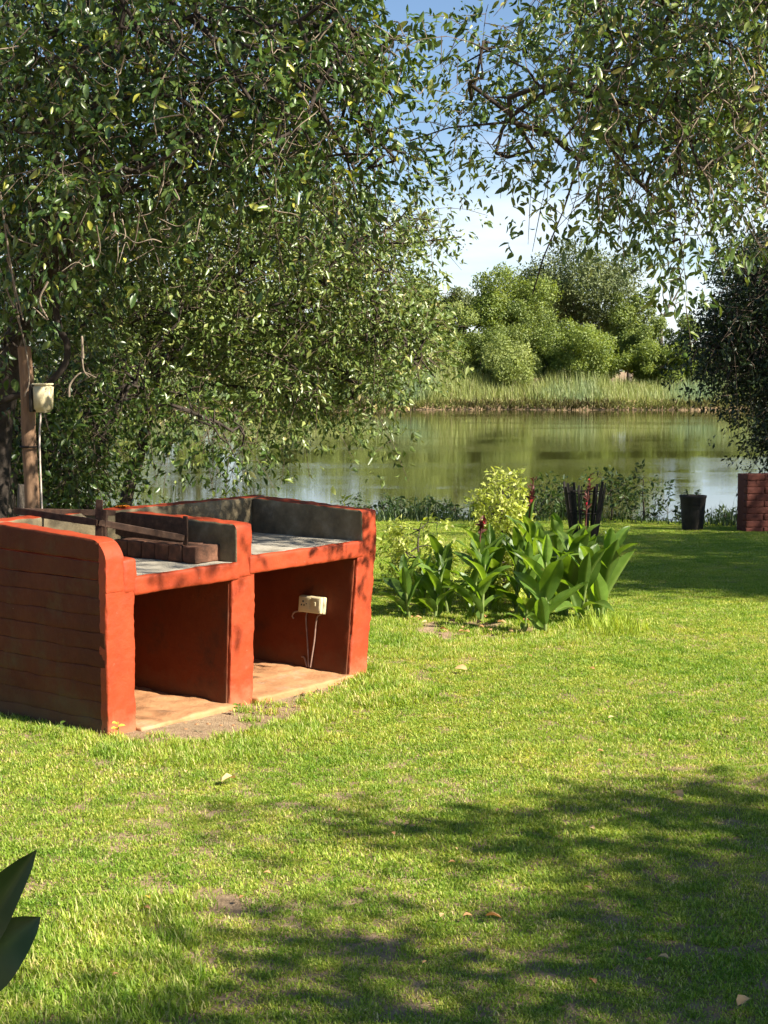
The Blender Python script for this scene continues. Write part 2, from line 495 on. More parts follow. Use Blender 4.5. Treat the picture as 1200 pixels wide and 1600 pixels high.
# ------------------------------------------------------------------ leaves
def leaf_arrays(B, D, Nn, L, W, fold=.25, curl=.12, detail=True):
    """leaves at B along D with face normal Nn; 5 verts / 4 triangles each (or 4 / 2)"""
    D = unit(D); S = unit(np.cross(D, Nn)); Nn = np.cross(S, D)
    L = L[:, None]; W = W[:, None]
    tip = B + D * L - Nn * L * curl
    l = B + D * L * .45 + S * W * .5 + Nn * W * fold
    r = B + D * L * .45 - S * W * .5 + Nn * W * fold
    n = len(B)
    if detail:
        l2 = B + D * L * .78 + S * W * .33 + Nn * (W * fold * .6 - L * curl * .5)
        r2 = B + D * L * .78 - S * W * .33 + Nn * (W * fold * .6 - L * curl * .5)
        l1 = B + D * L * .2 + S * W * .36 + Nn * W * fold * .6
        r1 = B + D * L * .2 - S * W * .36 + Nn * W * fold * .6
        m = B + D * L * .5 - Nn * L * curl * .1
        V = np.stack([B, r1, r, r2, tip, l2, l, l1, m], 1).reshape(-1, 3)
        i = np.arange(n)[:, None, None] * 9
        F = (i + np.array([[0, 1, 8], [1, 2, 8], [2, 3, 8], [3, 4, 8], [4, 5, 8], [5, 6, 8], [6, 7, 8], [7, 0, 8]])[None]).reshape(-1, 3)
        return V, F, 9
    V = np.stack([B, r, tip, l], 1).reshape(-1, 3)
    i = np.arange(n)[:, None, None] * 4
    F = (i + np.array([[0, 1, 2], [0, 2, 3]])[None]).reshape(-1, 3)
    return V, F, 4


def sprays(P, Dir, K, length, droop, spread, L, W, r, upward=.5):
    """P (n,3) spray roots, Dir (n,3): returns leaf arrays (B, D, N, len, wid) and twig paths"""
    n = len(P)
    ln = length * r.uniform(.6, 1.25, n)
    t = (np.arange(K)[None] + r.uniform(0, 1, (n, K))) / K
    t = .12 + .88 * t
    Dir = unit(Dir)
    side = unit(np.cross(Dir, r.normal(0, 1, (n, 3)) + 1e-3)); side2 = np.cross(Dir, side)
    c = P[:, None] + Dir[:, None] * (ln[:, None] * t)[..., None]
    c[..., 2] -= droop * ln[:, None] * t * t
    tang = Dir[:, None] * np.ones((1, K, 1)); tang = tang.copy(); tang[..., 2] -= 2 * droop * t; tang = unit(tang)
    # leaves sit on side twigs: pick one of 5 side twigs per leaf
    nt = 6
    ta = r.uniform(0, 2 * math.pi, (n, nt))
    which = r.integers(0, nt, (n, K))
    a = np.take_along_axis(ta, which, 1) + r.normal(0, .25, (n, K))
    rad = spread * ln[:, None] * r.uniform(0, 1, (n, K)) ** .8 * (1.05 - .6 * t)
    out = np.cos(a)[..., None] * side[:, None] + np.sin(a)[..., None] * side2[:, None]
    out[..., 2] -= .15
    # most leaves gather in clusters at the ends of the side twigs
    tj = .2 + .75 * (np.arange(nt) + .5) / nt
    tsel = np.take(tj, which)
    endp = P[:, None] + Dir[:, None] * (ln[:, None] * tsel)[..., None]
    endp[..., 2] -= droop * ln[:, None] * tsel * tsel
    av = np.take_along_axis(ta, which, 1)
    oe = np.cos(av)[..., None] * side[:, None] + np.sin(av)[..., None] * side2[:, None]
    oe[..., 2] -= .15
    endp = endp + oe * (spread * ln[:, None] * (1.05 - .5 * tsel))[..., None]
    jit = unit(r.normal(0, 1, (n, K, 3))) * (ln[:, None] * r.uniform(0, .16, (n, K)))[..., None]
    clus = (r.random((n, K)) < .68)[..., None]
    B = np.where(clus, endp + jit, c + out * rad[..., None])
    out = np.where(clus, unit(oe * .8 + unit(jit) * 1.2), out)
    B[..., 2] -= droop * .5 * rad
    sg = np.where(r.random((n, K)) < .5, 1, -1)[..., None]
    perp = np.cross(out, tang)
    D = unit(.55 * out + .5 * tang + .75 * sg * perp + r.normal(0, .35, (n, K, 3)) + np.array([0, 0, -.25]))
    Nn = unit(np.array([0, 0, upward]) + r.normal(0, .55, (n, K, 3)))
    le = L * r.uniform(.42, 1.3, (n, K)); wi = W * le / L * r.uniform(.8, 1.15, (n, K))
    tw = []
    for i in range(n):
        s = np.linspace(0, 1, 4)
        q = P[i] + Dir[i] * (ln[i] * s)[:, None]; q[:, 2] -= droop * ln[i] * s * s
        tw.append(q)
        for j in range(0, nt, 2):
            t0 = .2 + .6 * j / nt
            b0 = P[i] + Dir[i] * ln[i] * t0; b0 = b0 - np.array([0, 0, droop * ln[i] * t0 * t0])
            o = math.cos(ta[i, j]) * side[i] + math.sin(ta[i, j]) * side2[i]
            tw.append(np.array([b0, b0 + o * spread * ln[i] * .75 - np.array([0, 0, droop * .2 * spread * ln[i]])]))
    f = lambda x: x.reshape(-1, x.shape[-1])
    return f(B), f(D), f(Nn), le.ravel(), wi.ravel(), tw


def prisms(paths, r0, r1):
    """three-sided twigs, fast"""
    A = np.concatenate([p[:-1] for p in paths]); Bq = np.concatenate([p[1:] for p in paths])
    t = unit(Bq - A)
    ref = np.where(np.abs(t[:, 2:3]) < .8, np.array([[0, 0, 1.0]]), np.array([[1.0, 0, 0]]))
    a = unit(np.cross(t, ref)); b = np.cross(t, a)
    ang = np.array([0, 2.094, 4.189])
    ring = np.cos(ang)[None, :, None] * a[:, None] + np.sin(ang)[None, :, None] * b[:, None]
    V = np.concatenate([A[:, None] + ring * r0, Bq[:, None] + ring * r1], 1).reshape(-1, 3)
    i = np.arange(len(A))[:, None, None] * 6
    F = (i + np.array([[0, 1, 4, 3], [1, 2, 5, 4], [2, 0, 3, 5]])[None]).reshape(-1, 4)
    return V, F


def quads_to_tris(F):
    return np.concatenate([F[:, [0, 1, 2]], F[:, [0, 2, 3]]])


def grow(guides, targets, step=.22, wob=.10, sag=.12, r=rng):
    """guides: list of polylines (first = trunk). returns nodes, parent index, leaf count per node, attach index per target"""
    nodes, par = [], []
    for gi, g in enumerate(guides):
        for k, p in enumerate(g):
            if k == 0:
                if gi == 0: par.append(-1)
                else:
                    d = np.linalg.norm(np.array(nodes) - p, axis=1); par.append(int(d.argmin()))
            else:
                par.append(len(nodes) - 1)
            nodes.append(np.asarray(p, float))
    ng = len(nodes)
    base = np.array(nodes)
    dmin = np.array([np.linalg.norm(base - t, axis=1).min() for t in targets])
    order = np.argsort(dmin)
    arr = np.zeros((ng + len(targets) * 40, 3)); arr[:ng] = base; cnt = ng
    tip = np.zeros(len(targets), int)
    for ti in order:
        T = targets[ti]
        d = arr[:cnt] - T
        cost = np.linalg.norm(d, axis=1) + .25 * np.maximum(0, T[2] - arr[:cnt, 2] - 2) 
        j = int(cost.argmin())
        A = arr[j].copy(); vec = T - A; Ld = np.linalg.norm(vec)
        m = max(1, min(30, int(Ld / step)))
        off = r.normal(0, wob, 3) * min(1.0, Ld)
        prev = j
        for k in range(1, m + 1):
            f = k / m
            p = A + vec * f + off * math.sin(math.pi * f) + np.array([0, 0, sag * Ld * math.sin(math.pi * f)]) + (r.normal(0, .012, 3) if k < m else 0)
            if cnt >= len(arr): arr = np.vstack([arr, np.zeros_like(arr)])
            arr[cnt] = p; par.append(prev); prev = cnt; cnt += 1
        tip[ti] = prev
    nodes = arr[:cnt]
    par = np.array(par)
    w = np.zeros(cnt); 
    for ti in tip: w[ti] += 1
    for i in range(cnt - 1, -1, -1):
        if par[i] >= 0 and par[i] < i: w[par[i]] += w[i]
    return nodes, par, w, tip, ng


LEAFSHAPES = {}


def leaf_shape(material, ratio):
    """three shared meshes for leaves placed one by one"""
    key = (material.name, round(ratio, 2))
    if key not in LEAFSHAPES:
        ms = []
        for tn in (.2, .5, .75, .95):
            V, F, _ = leaf_arrays(np.zeros((1, 3)), np.array([[0, 1.0, 0]]), np.array([[0, 0, 1.0]]), np.array([1.0]), np.array([ratio]), .22, .12)
            ms.append(np_mesh('leaf', V, F, material, np.full(len(V), tn)))
        LEAFSHAPES[key] = ms
    return LEAFSHAPES[key]


def build_tree(name, label, guides, targets, material, bark, K=24, slen=.42, droop=.5, spread=.45, L=.065, W=.028, group=None, detail=True, leafparts=0,
               rtrunk=.12, rtip=.004, upward=.5, seed=1, tintbias=0.0, sag=.12, outward=1.0, step=.22, cat='tree', branch_min=.006):
    r = np.random.default_rng(seed)
    targets = np.asarray(targets)
    nodes, par, w, tip, ng = grow(guides, targets, sag=sag, r=r, step=step)
    root = empty(name, guides[0][0])
    tag(root, label, cat, group)
    o0 = np.asarray(guides[0][0])
    rad = np.clip(rtip * np.maximum(w, 1) ** .42, rtip, min(rtrunk, max(.014, rtrunk * .10)))
    # trunk: first guide
    n0 = len(guides[0])
    tp = smooth_path(guides[0], max(16, n0 * 4))
    rt = np.interp(np.linspace(0, 1, len(tp)), np.linspace(0, 1, n0), np.linspace(rtrunk, max(rad[n0 - 1], rtrunk * .35), n0))
    rt = rt * (1 + .12 * np.array([noise.noise(Vector(p * 2.3)) for p in tp])); rt[0] *= 1.25
    tubes('trunk', [(tp - o0, rt)], bark, root, 10)
    # limbs: every other sub-tree that leaves the trunk is one branch object
    sub = np.full(len(nodes), -1)
    owner = []
    for i in range(n0, len(nodes)):
        p = par[i]
        if p < n0: owner.append(i); sub[i] = len(owner) - 1
        else: sub[i] = sub[p]
    buckets = [[] for _ in owner]
    for i in range(n0, len(nodes)):
        buckets[sub[i]].append(i)
    small = []
    for bk in buckets:
        segs = [(np.array([nodes[par[i]], nodes[i]]) - o0, np.array([min(rad[par[i]], rad[i] * 1.5 + .002), rad[i]])) for i in bk]
        if len(bk) < 14: small += segs; continue
        tubes('branch', segs, bark, root, 5)
    if small: tubes('branch', small, bark, root, 4)
    # leaves
    pd = nodes[tip] - nodes[par[tip]]
    Dir = unit(pd) * outward + r.normal(0, .55, pd.shape) + np.array([0, 0, -.1])
    B, D, Nn, le, wi, tw = sprays(nodes[tip], Dir, K, slen, droop, spread, L, W, r, upward)
    V, F = prisms(tw, rtip * .7, rtip * .35)
    link('twig_mass', np_mesh('twig_mass', V - o0, quads_to_tris(F), M_TWIG if bark is M_DARKBARK else bark), root)['kind'] = 'stuff'
    tint = np.clip(r.beta(2, 2.6, len(B)) + tintbias, 0, .97)
    tint[r.random(len(B)) < .012] = 1.0
    keep = np.ones(len(B), bool)
    if leafparts:
        u, v, z = project(B)
        size = np.where((u > 5) & (u < 1195) & (v > 5) & (v < 1595), le / z, 0)
        idx = np.argsort(-size)[:leafparts]
        keep[idx] = False
        shapes = leaf_shape(material, W / L)
        for i in idx:
            d = unit(D[i]); s = unit(np.cross(d, Nn[i])); nn = np.cross(s, d)
            M = np.eye(4); M[:3, 0] = -s; M[:3, 1] = d; M[:3, 2] = nn
            Mm = Matrix.Translation(Vector(B[i] - o0)) @ Matrix(M.tolist()) @ Matrix.Scale(le[i], 4)
            o = bpy.data.objects.new('leaf', shapes[int(min(3, tint[i] * 4))])
            o.parent = root
            o.matrix_basis = Mm
            COL.objects.link(o)
    V, F, k = leaf_arrays(B[keep], D[keep], Nn[keep], le[keep], wi[keep], detail=detail)
    c = link('crown', np_mesh('crown', V - o0, F, material, np.repeat(tint[keep], k)), root)
    c['kind'] = 'stuff'
    return root


def poly_sample(poly, n, r):
    """n random pixels inside a polygon"""
    P = np.array(poly, float)
    lo, hi = P.min(0), P.max(0)
    out = []
    while len(out) < n:
        q = r.uniform(lo, hi, (n * 3, 2))
        x, y = q[:, 0], q[:, 1]
        ins = np.zeros(len(q), bool)
        j = len(P) - 1
        for i in range(len(P)):
            xi, yi, xj, yj = *P[i], *P[j]
            c = ((yi > y) != (yj > y)) & (x < (xj - xi) * (y - yi) / (yj - yi + 1e-12) + xi)
            ins ^= c; j = i
        out.extend(q[ins].tolist())
    return np.array(out[:n])


def volume(poly, n, d0, d1, r):
    q = poly_sample(poly, n, r)
    return at(q[:, 0], q[:, 1], r.uniform(d0, d1, n))


def G(*pts):
    """guide polyline from (u, v, depth) triples"""
    return [at(*p) for p in pts]


#@@SETTING
# ================================================================== THE SETTING
WATER_Z = -1.9
SHORE = 142.0


def bank_edge(x):
    return 20.6 + 0.5 * np.sin(x * .9) + 0.35 * np.sin(x * 2.3 + 1)


def ground_h(x, y):
    e = bank_edge(x)
    z = lawn_z(x, np.minimum(y, e))
    t = np.clip((y - e) / 7.0, 0, 1)
    z = z + (-3.1 - z) * (t * t * (3 - 2 * t)) ** .8
    sh = SHORE + 1.1 * np.sin(x * .21) + .6 * np.sin(x * .53 + 2)
    u = np.clip((y - sh) / 1.3, -1, 1)
    far = WATER_Z + .9 * np.clip(u, -1, 1) + .9 * np.clip((y - sh - 2) / 14, 0, 1)
    z = np.where(y > 100, np.maximum(z, far), z)
    return z


ys = np.concatenate([np.linspace(-40, -4, 10), np.arange(-3, 22, .16), np.arange(22, 32, .5), np.linspace(33, 135, 16), np.arange(136, 165, .6), [170, 190, 240, 340, 520, 900, 1800, 4000]])
xs = np.concatenate([[-4000, -1500, -600, -300, -150], np.linspace(-110, -14, 40), np.arange(-12, 12.01, .2), np.linspace(14, 110, 40), [150, 300, 600, 1500, 4000]])
X, Y = np.meshgrid(xs, ys)
V = np.stack([X, Y, ground_h(X, Y)], -1).reshape(-1, 3)
nx = len(xs)
i = (np.arange(len(ys) - 1)[:, None] * nx + np.arange(nx - 1)[None]).ravel()
F = np.stack([i, i + 1, i + nx + 1, i + nx], 1)

m, N, L_ = mat('soil_and_turf')
out = N.new('ShaderNodeOutputMaterial')
b = nd(N, 'ShaderNodeBsdfPrincipled', Roughness=.95)
b.inputs['Specular IOR Level'].default_value = .1
g = N.new('ShaderNodeNewGeometry')
n1 = nd(N, 'ShaderNodeTexNoise', Scale=1.6, Detail=8.0, Roughness=.7)
L_.new(g.outputs['Position'], n1.inputs['Vector'])
r1 = ramp(N, [(.3, (.15, .10, .06)), (.5, (.30, .21, .125)), (.72, (.46, .34, .22))])
n2 = nd(N, 'ShaderNodeTexNoise', Scale=22.0, Detail=6.0, Roughness=.75)
L_.new(g.outputs['Position'], n2.inputs['Vector'])
mx0 = N.new('ShaderNodeMix'); mx0.inputs['Factor'].default_value = .55
L_.new(n1.outputs['Fac'], mx0.inputs['A']); L_.new(n2.outputs['Fac'], mx0.inputs['B'])
L_.new(mx0.outputs['Result'], r1.inputs[0])
L_.new(r1.outputs[0], b.inputs['Base Color'])
bp = nd(N, 'ShaderNodeBump', Strength=.8, Distance=.02)
n3 = nd(N, 'ShaderNodeTexNoise', Scale=60.0, Detail=6.0, Roughness=.7)
L_.new(g.outputs['Position'], n3.inputs['Vector']); L_.new(n3.outputs['Fac'], bp.inputs['Height'])
L_.new(bp.outputs[0], b.inputs['Normal']); L_.new(b.outputs[0], out.inputs[0])
ground = link('ground', np_mesh('ground', V, F, m, None, True))
ground['kind'] = 'structure'

# river
m, N, L_ = mat('river_water')
out = N.new('ShaderNodeOutputMaterial')
b = nd(N, 'ShaderNodeBsdfPrincipled', Roughness=.02, IOR=1.33)
b.inputs['Base Color'].default_value = (.045, .045, .012, 1)
g = N.new('ShaderNodeNewGeometry')
mpn = nd(N, 'ShaderNodeMapping', Scale=(.55, 1.6, 1))
L_.new(g.outputs['Position'], mpn.inputs[0])
n1 = nd(N, 'ShaderNodeTexNoise', Scale=2.2, Detail=4.0, Roughness=.6)
L_.new(mpn.outputs[0], n1.inputs['Vector'])
n2 = nd(N, 'ShaderNodeTexNoise', Scale=.055, Detail=4.0, Roughness=.6)      # current streaks: rougher patches
mp2 = nd(N, 'ShaderNodeMapping', Scale=(.6, 2.4, 1))
L_.new(g.outputs['Position'], mp2.inputs[0]); L_.new(mp2.outputs[0], n2.inputs['Vector'])
mr = nd(N, 'ShaderNodeMapRange', **{'From Min': .50, 'From Max': .72, 'To Min': .035, 'To Max': .28})
L_.new(n2.outputs['Fac'], mr.inputs['Value'])
bp = nd(N, 'ShaderNodeBump', Distance=.05)
L_.new(mr.outputs[0], bp.inputs['Strength']); L_.new(n1.outputs['Fac'], bp.inputs['Height'])
L_.new(bp.outputs[0], b.inputs['Normal']); L_.new(b.outputs[0], out.inputs[0])
V = np.array([[-700, 19.5, WATER_Z], [700, 19.5, WATER_Z], [700, SHORE + 4, WATER_Z], [-700, SHORE + 4, WATER_Z]], float)
river = link('river', np_mesh('river', V, np.array([[0, 1, 2, 3]]), m))
river['kind'] = 'structure'

# ---------------------------------------------------------------- lawn grass (uncountable blades, scattered patches)
m, N, L_ = mat('lawn_blade')
out = N.new('ShaderNodeOutputMaterial')
a = nd(N, 'ShaderNodeAttribute', _attribute_name='tint')
r1 = ramp(N, [(0, (.115, .19, .022)), (.45, (.25, .345, .042)), (.8, (.385, .46, .075)), (.93, (.50, .50, .14)), (1, (.62, .53, .28))])
L_.new(a.outputs['Fac'], r1.inputs[0])
g = N.new('ShaderNodeNewGeometry')
n1 = nd(N, 'ShaderNodeTexNoise', Scale=.9, Detail=5.0, Roughness=.65)
L_.new(g.outputs['Position'], n1.inputs['Vector'])
r2 = ramp(N, [(.32, (.74, .88, .66)), (.5, (1.0, 1.02, .92)), (.7, (1.18, 1.10, 1.05))])
L_.new(n1.outputs['Fac'], r2.inputs[0])
mu = N.new('ShaderNodeMix'); mu.data_type = 'RGBA'; mu.blend_type = 'MULTIPLY'; mu.inputs['Factor'].default_value = 1
n4 = nd(N, 'ShaderNodeTexNoise', Scale=5.5, Detail=4.0, Roughness=.6)
L_.new(g.outputs['Position'], n4.inputs['Vector'])
r4 = ramp(N, [(.33, (.66, .80, .62)), (.5, (1, 1, 1)), (.68, (1.26, 1.10, 1.25))])
L_.new(n4.outputs['Fac'], r4.inputs[0])
mu4 = N.new('ShaderNodeMix'); mu4.data_type = 'RGBA'; mu4.blend_type = 'MULTIPLY'; mu4.inputs['Factor'].default_value = 1
L_.new(r2.outputs[0], mu4.inputs['A']); L_.new(r4.outputs[0], mu4.inputs['B'])
L_.new(r1.outputs[0], mu.inputs['A']); L_.new(mu4.outputs['Result'], mu.inputs['B'])
b = nd(N, 'ShaderNodeBsdfPrincipled', Roughness=.5)
b.inputs['Specular IOR Level'].default_value = .25
L_.new(mu.outputs['Result'], b.inputs['Base Color'])
tr = N.new('ShaderNodeBsdfTranslucent')
hs = nd(N, 'ShaderNodeHueSaturation', Hue=.49, Saturation=1.1, Value=1.5)
L_.new(mu.outputs['Result'], hs.inputs['Color']); L_.new(hs.outputs[0], tr.inputs['Color'])
ms = nd(N, 'ShaderNodeMixShader', Fac=.4)
L_.new(b.outputs[0], ms.inputs[1]); L_.new(tr.outputs[0], ms.inputs[2]); L_.new(ms.outputs[0], out.inputs[0])
M_BLADE = m


def blades(B, az, lean, ln, wd, tint):
    """grass blades: 5 verts, 3 triangles"""
    n = len(B)
    d = np.stack([np.cos(az), np.sin(az), np.zeros(n)], 1)
    s = np.stack([-np.sin(az), np.cos(az), np.zeros(n)], 1) * wd[:, None] * .5
    up = np.array([[0, 0, 1.0]])
    mid = B + (d * np.sin(lean * .6)[:, None] + up * np.cos(lean * .6)[:, None]) * (ln * .55)[:, None]
    tip = mid + (d * np.sin(lean * 1.5)[:, None] + up * np.cos(lean * 1.5)[:, None]) * (ln * .45)[:, None]
    V = np.stack([B - s, B + s, mid + s * .8, mid - s * .8, tip], 1).reshape(-1, 3)
    i = np.arange(n)[:, None, None] * 5
    F = (i + np.array([[0, 1, 2], [0, 2, 3], [3, 2, 4]])[None]).reshape(-1, 3)
    return V, F, np.repeat(tint, 5)


patch_col = bpy.data.collections.new('grass_patch_sources')
for k in range(6):
    r = np.random.default_rng(100 + k)
    n = 2100
    B = np.stack([r.uniform(-.17, .17, n), r.uniform(-.17, .17, n), np.full(n, -.006)], 1)
    cl = r.uniform(-.17, .17, (26, 2))                       # blades gather in small tufts
    pick_ = r.random(n) < .6
    B[pick_, :2] = cl[r.integers(0, 26, pick_.sum())] + r.normal(0, .018, (pick_.sum(), 2))
    tn = np.clip(r.normal(.45, .26, n), 0, .9)
    tn[r.random(n) < .13] = r.uniform(.9, 1.0)
    V, F, tt = blades(B, r.uniform(0, 6.283, n), r.uniform(.3, 1.45, n) ** .8, r.uniform(.010, .025, n), r.uniform(.0026, .005, n), tn)
    me = np_mesh('grass_patch', V, F, M_BLADE, tt)
    patch_col.objects.link(bpy.data.objects.new('grass_patch_%02d' % k, me))
for k in range(6, 10):                                       # small tufts for the ragged edges of bare soil
    r = np.random.default_rng(100 + k)
    n = 110
    B = np.stack([r.normal(0, .028, n), r.normal(0, .028, n), np.full(n, -.006)], 1)
    tn = np.clip(r.normal(.5, .2, n), 0, .9); tn[r.random(n) < .15] = .97
    V, F, tt = blades(B, r.uniform(0, 6.283, n), r.uniform(.25, 1.3, n), r.uniform(.018, .05, n), r.uniform(.003, .0055, n), tn)
    patch_col.objects.link(bpy.data.objects.new('grass_patch_%02d' % k, np_mesh('grass_patch', V, F, M_BLADE, tt)))

# soil shows through in these places: (x, y, rx, ry, strength)
BR_O = np.array([-1.2391, 6.7936, 0.0])
BR_A = R(52.4)
BX = np.array([math.cos(BR_A), math.sin(BR_A), 0]); BY = np.array([-math.sin(BR_A), math.cos(BR_A), 0])


def bare(x, y):
    P = np.stack([x - BR_O[0], y - BR_O[1]], -1)
    s = P @ BX[:2]; d = P @ BY[:2]
    w = np.zeros_like(x)
    w = np.maximum(w, ((s > -.02) & (s < 1.95) & (d > -.02) & (d < .95)) * 1.0)
    nz = .06 * np.sin(s * 7 + 1) + .05 * np.sin(s * 15) + .03 * np.sin(s * 31 + d * 9)
    strip = (s > .02) & (s < 1.62) & (d < 0) & (d > -(.17 + nz + .24 * np.exp(-((s - .72) / .24) ** 2)))
    w = np.maximum(w, strip * .93)
    zc_ = y * math.cos(PITCH) + CAM_H * math.sin(PITCH)
    pu = 600 + 2400 * x / zc_
    pv = 800 + 2400 * (CAM_H * math.cos(PITCH) - y * math.sin(PITCH)) / zc_
    lim = np.interp(pu, [120, 200, 260, 330, 400, 440, 470, 545, 585], [1168, 1190, 1192, 1186, 1172, 1150, 1112, 1090, 1066]) - 9 + 7 * np.sin(pu * .09) + 5 * np.sin(pu * .23 + 1)
    w = np.maximum(w, ((pu > 130) & (pu < 590) & (pv < lim) & (pv > 1050) & (d < .02) & (s > -.1)) * np.clip((lim - pv) / 26, .3, .93))
    for u, v, ru, rv, st in ((165, 1475, 46, 26, .3), (150, 1555, 80, 22, .35), (205, 1440, 40, 12, .3), (90, 1590, 60, 20, .3), (560, 1085, 60, 10, .4), (660, 1010, 60, 12, .3), (740, 985, 130, 20, .75)):
        c = on_lawn_cache(u, v)
        ex = ru / 2400 * c[1]; ey = rv / 2400 * c[1] ** 2 / CAM_H
        q = ((x - c[0]) / ex) ** 2 + ((y - c[1]) / ey) ** 2
        w = np.maximum(w, np.clip(1.6 - q, 0, 1) * st)
    return w


_olc = {}


def on_lawn_cache(u, v):
    if (u, v) not in _olc: _olc[(u, v)] = on_lawn(u, v)
    return _olc[(u, v)]


def grid_points(sp, jit):
    gy = np.arange(1.6, 21.4, sp); gx = np.arange(-11, 9, sp)
    X, Y = np.meshgrid(gx, gy)
    X = X.ravel() + rng.uniform(-jit, jit, X.size); Y = Y.ravel() + rng.uniform(-jit, jit, Y.size)
    ins = (np.abs(X) < Y * .27 + 1.6) & (Y < bank_edge(X) + .2)
    return X[ins], Y[ins]


def near_bare(X, Y):
    w = bare(X, Y)
    for dx, dy in ((.15, 0), (-.15, 0), (0, .15), (0, -.15), (.11, .11), (-.11, .11), (.11, -.11), (-.11, -.11)):
        w = np.maximum(w, bare(X + dx, Y + dy))
    return w


X1, Y1 = grid_points(.205, .04)
ok_ = near_bare(X1, Y1) < .05
X1, Y1 = X1[ok_], Y1[ok_]
X2, Y2 = grid_points(.052, .03)
ok_ = near_bare(X2, Y2) >= .05
X2, Y2 = X2[ok_], Y2[ok_]
ok_ = rng.random(len(X2)) > bare(X2, Y2)
X2, Y2 = X2[ok_], Y2[ok_]
X = np.concatenate([X1, X2]); Y = np.concatenate([Y1, Y2])
VAR = np.concatenate([rng.integers(0, 6, len(X1)), rng.integers(6, 10, len(X2))])
V = np.stack([X, Y, ground_h(X, Y) + .002], 1)
me = bpy.data.meshes.new('lawn_grass')
me.vertices.add(len(V)); me.vertices.foreach_set('co', V.astype(np.float32).ravel())
at_ = me.attributes.new('spin', 'FLOAT', 'POINT'); at_.data.foreach_set('value', rng.uniform(0, 6.283, len(V)).astype(np.float32))
at_ = me.attributes.new('size', 'FLOAT', 'POINT')
szz = rng.uniform(.85, 1.15, len(V)) * (1 + .22 * np.sin(X * 2.1 + np.sin(Y * 1.7) * 2) * np.sin(Y * 2.6 + X)); at_.data.foreach_set('value', szz.astype(np.float32))
at_ = me.attributes.new('variant', 'INT', 'POINT'); at_.data.foreach_set('value', VAR.astype(np.int32))
me.materials.append(M_BLADE)
lawn = link('lawn_grass', me)
tag(lawn, 'short bright green mown grass of the lawn', 'grass', kind='stuff')
ng_ = bpy.data.node_groups.new('scatter_grass', 'GeometryNodeTree')
ng_.interface.new_socket('Geometry', in_out='INPUT', socket_type='NodeSocketGeometry')
ng_.interface.new_socket('Geometry', in_out='OUTPUT', socket_type='NodeSocketGeometry')
gN, gL = ng_.nodes, ng_.links
gi = gN.new('NodeGroupInput'); go = gN.new('NodeGroupOutput')
ci = gN.new('GeometryNodeCollectionInfo'); ci.inputs['Collection'].default_value = patch_col
ci.inputs['Separate Children'].default_value = True; ci.inputs['Reset Children'].default_value = True
iop = gN.new('GeometryNodeInstanceOnPoints'); iop.inputs['Pick Instance'].default_value = True


def named(nm, tp):
    n = gN.new('GeometryNodeInputNamedAttribute'); n.data_type = tp; n.inputs['Name'].default_value = nm
    return n.outputs['Attribute']


cx = gN.new('ShaderNodeCombineXYZ'); gL.new(named('spin', 'FLOAT'), cx.inputs['Z'])
e2r = gN.new('FunctionNodeEulerToRotation'); gL.new(cx.outputs[0], e2r.inputs[0])
gL.new(gi.outputs[0], iop.inputs['Points']); gL.new(ci.outputs[0], iop.inputs['Instance'])
gL.new(named('variant', 'INT'), iop.inputs['Instance Index']); gL.new(e2r.outputs[0], iop.inputs['Rotation'])
gL.new(named('size', 'FLOAT'), iop.inputs['Scale'])
gL.new(iop.outputs[0], go.inputs[0])
md = lawn.modifiers.new('scatter', 'NODES'); md.node_group = ng_

#@@FARBANK
# ================================================================== FAR BANK
M_REED = leaf_mat('reed_blade', [(0, (.16, .20, .05)), (.5, (.26, .30, .09)), (.8, (.34, .36, .15)), (1, (.42, .38, .20))], rough=.6, trans=.3, patch=((.20, .27, .14), .12, .5, .62))
r = np.random.default_rng(40)
n = 48000
x = r.uniform(-75, 75, n); off = r.uniform(0, 1, n) ** 1.3 * 9
sh = SHORE + 1.1 * np.sin(x * .21) + .6 * np.sin(x * .53 + 2)
yy = sh + .5 + off
hgt = (1.0 + 1.6 * np.clip(off / 3.5, 0, 1)) * r.uniform(.6, 1.15, n) * (1 + .35 * np.sin(x * .31) * np.sin(x * .13 + 1))
V, F, tt = blades(np.stack([x, yy, ground_h(x, yy) - .05], 1), r.uniform(0, 6.283, n), r.uniform(.05, .55, n), hgt, r.uniform(.03, .075, n), np.clip(r.normal(.5, .26, n) - .04 * np.clip(off - 2, 0, 5) * 0, 0, 1))
reeds = link('reed_bed', np_mesh('reed_bed', V, F, M_REED, tt))
tag(reeds, 'pale green reeds and tall grass along the far river bank', 'reeds', kind='stuff')
# low overhang of dry roots and grass on the waterline
M_ROOT = leaf_mat('dry_fringe', [(0, (.05, .038, .018)), (.4, (.13, .12, .045)), (1, (.26, .28, .09))], rough=.8, trans=.2)
n = 10000
x = r.uniform(-75, 75, n)
sh = SHORE + 1.1 * np.sin(x * .21) + .6 * np.sin(x * .53 + 2)
yy = sh + r.uniform(-.35, .6, n)
V, F, tt = blades(np.stack([x, yy, np.maximum(ground_h(x, yy), WATER_Z) + r.uniform(-.02, .45, n)], 1), r.uniform(3.6, 5.8, n), r.uniform(.3, 1.4, n), r.uniform(.4, 1.0, n), r.uniform(.05, .12, n), np.clip(r.normal(.6, .25, n) + .4 * np.sin(x * .45) * np.sin(x * .17 + 1), 0, 1))
fr = link('bank_fringe', np_mesh('bank_fringe', V, F, M_ROOT, tt))
tag(fr, 'dry brown grass and roots hanging over the far waterline', 'grass', kind='stuff')

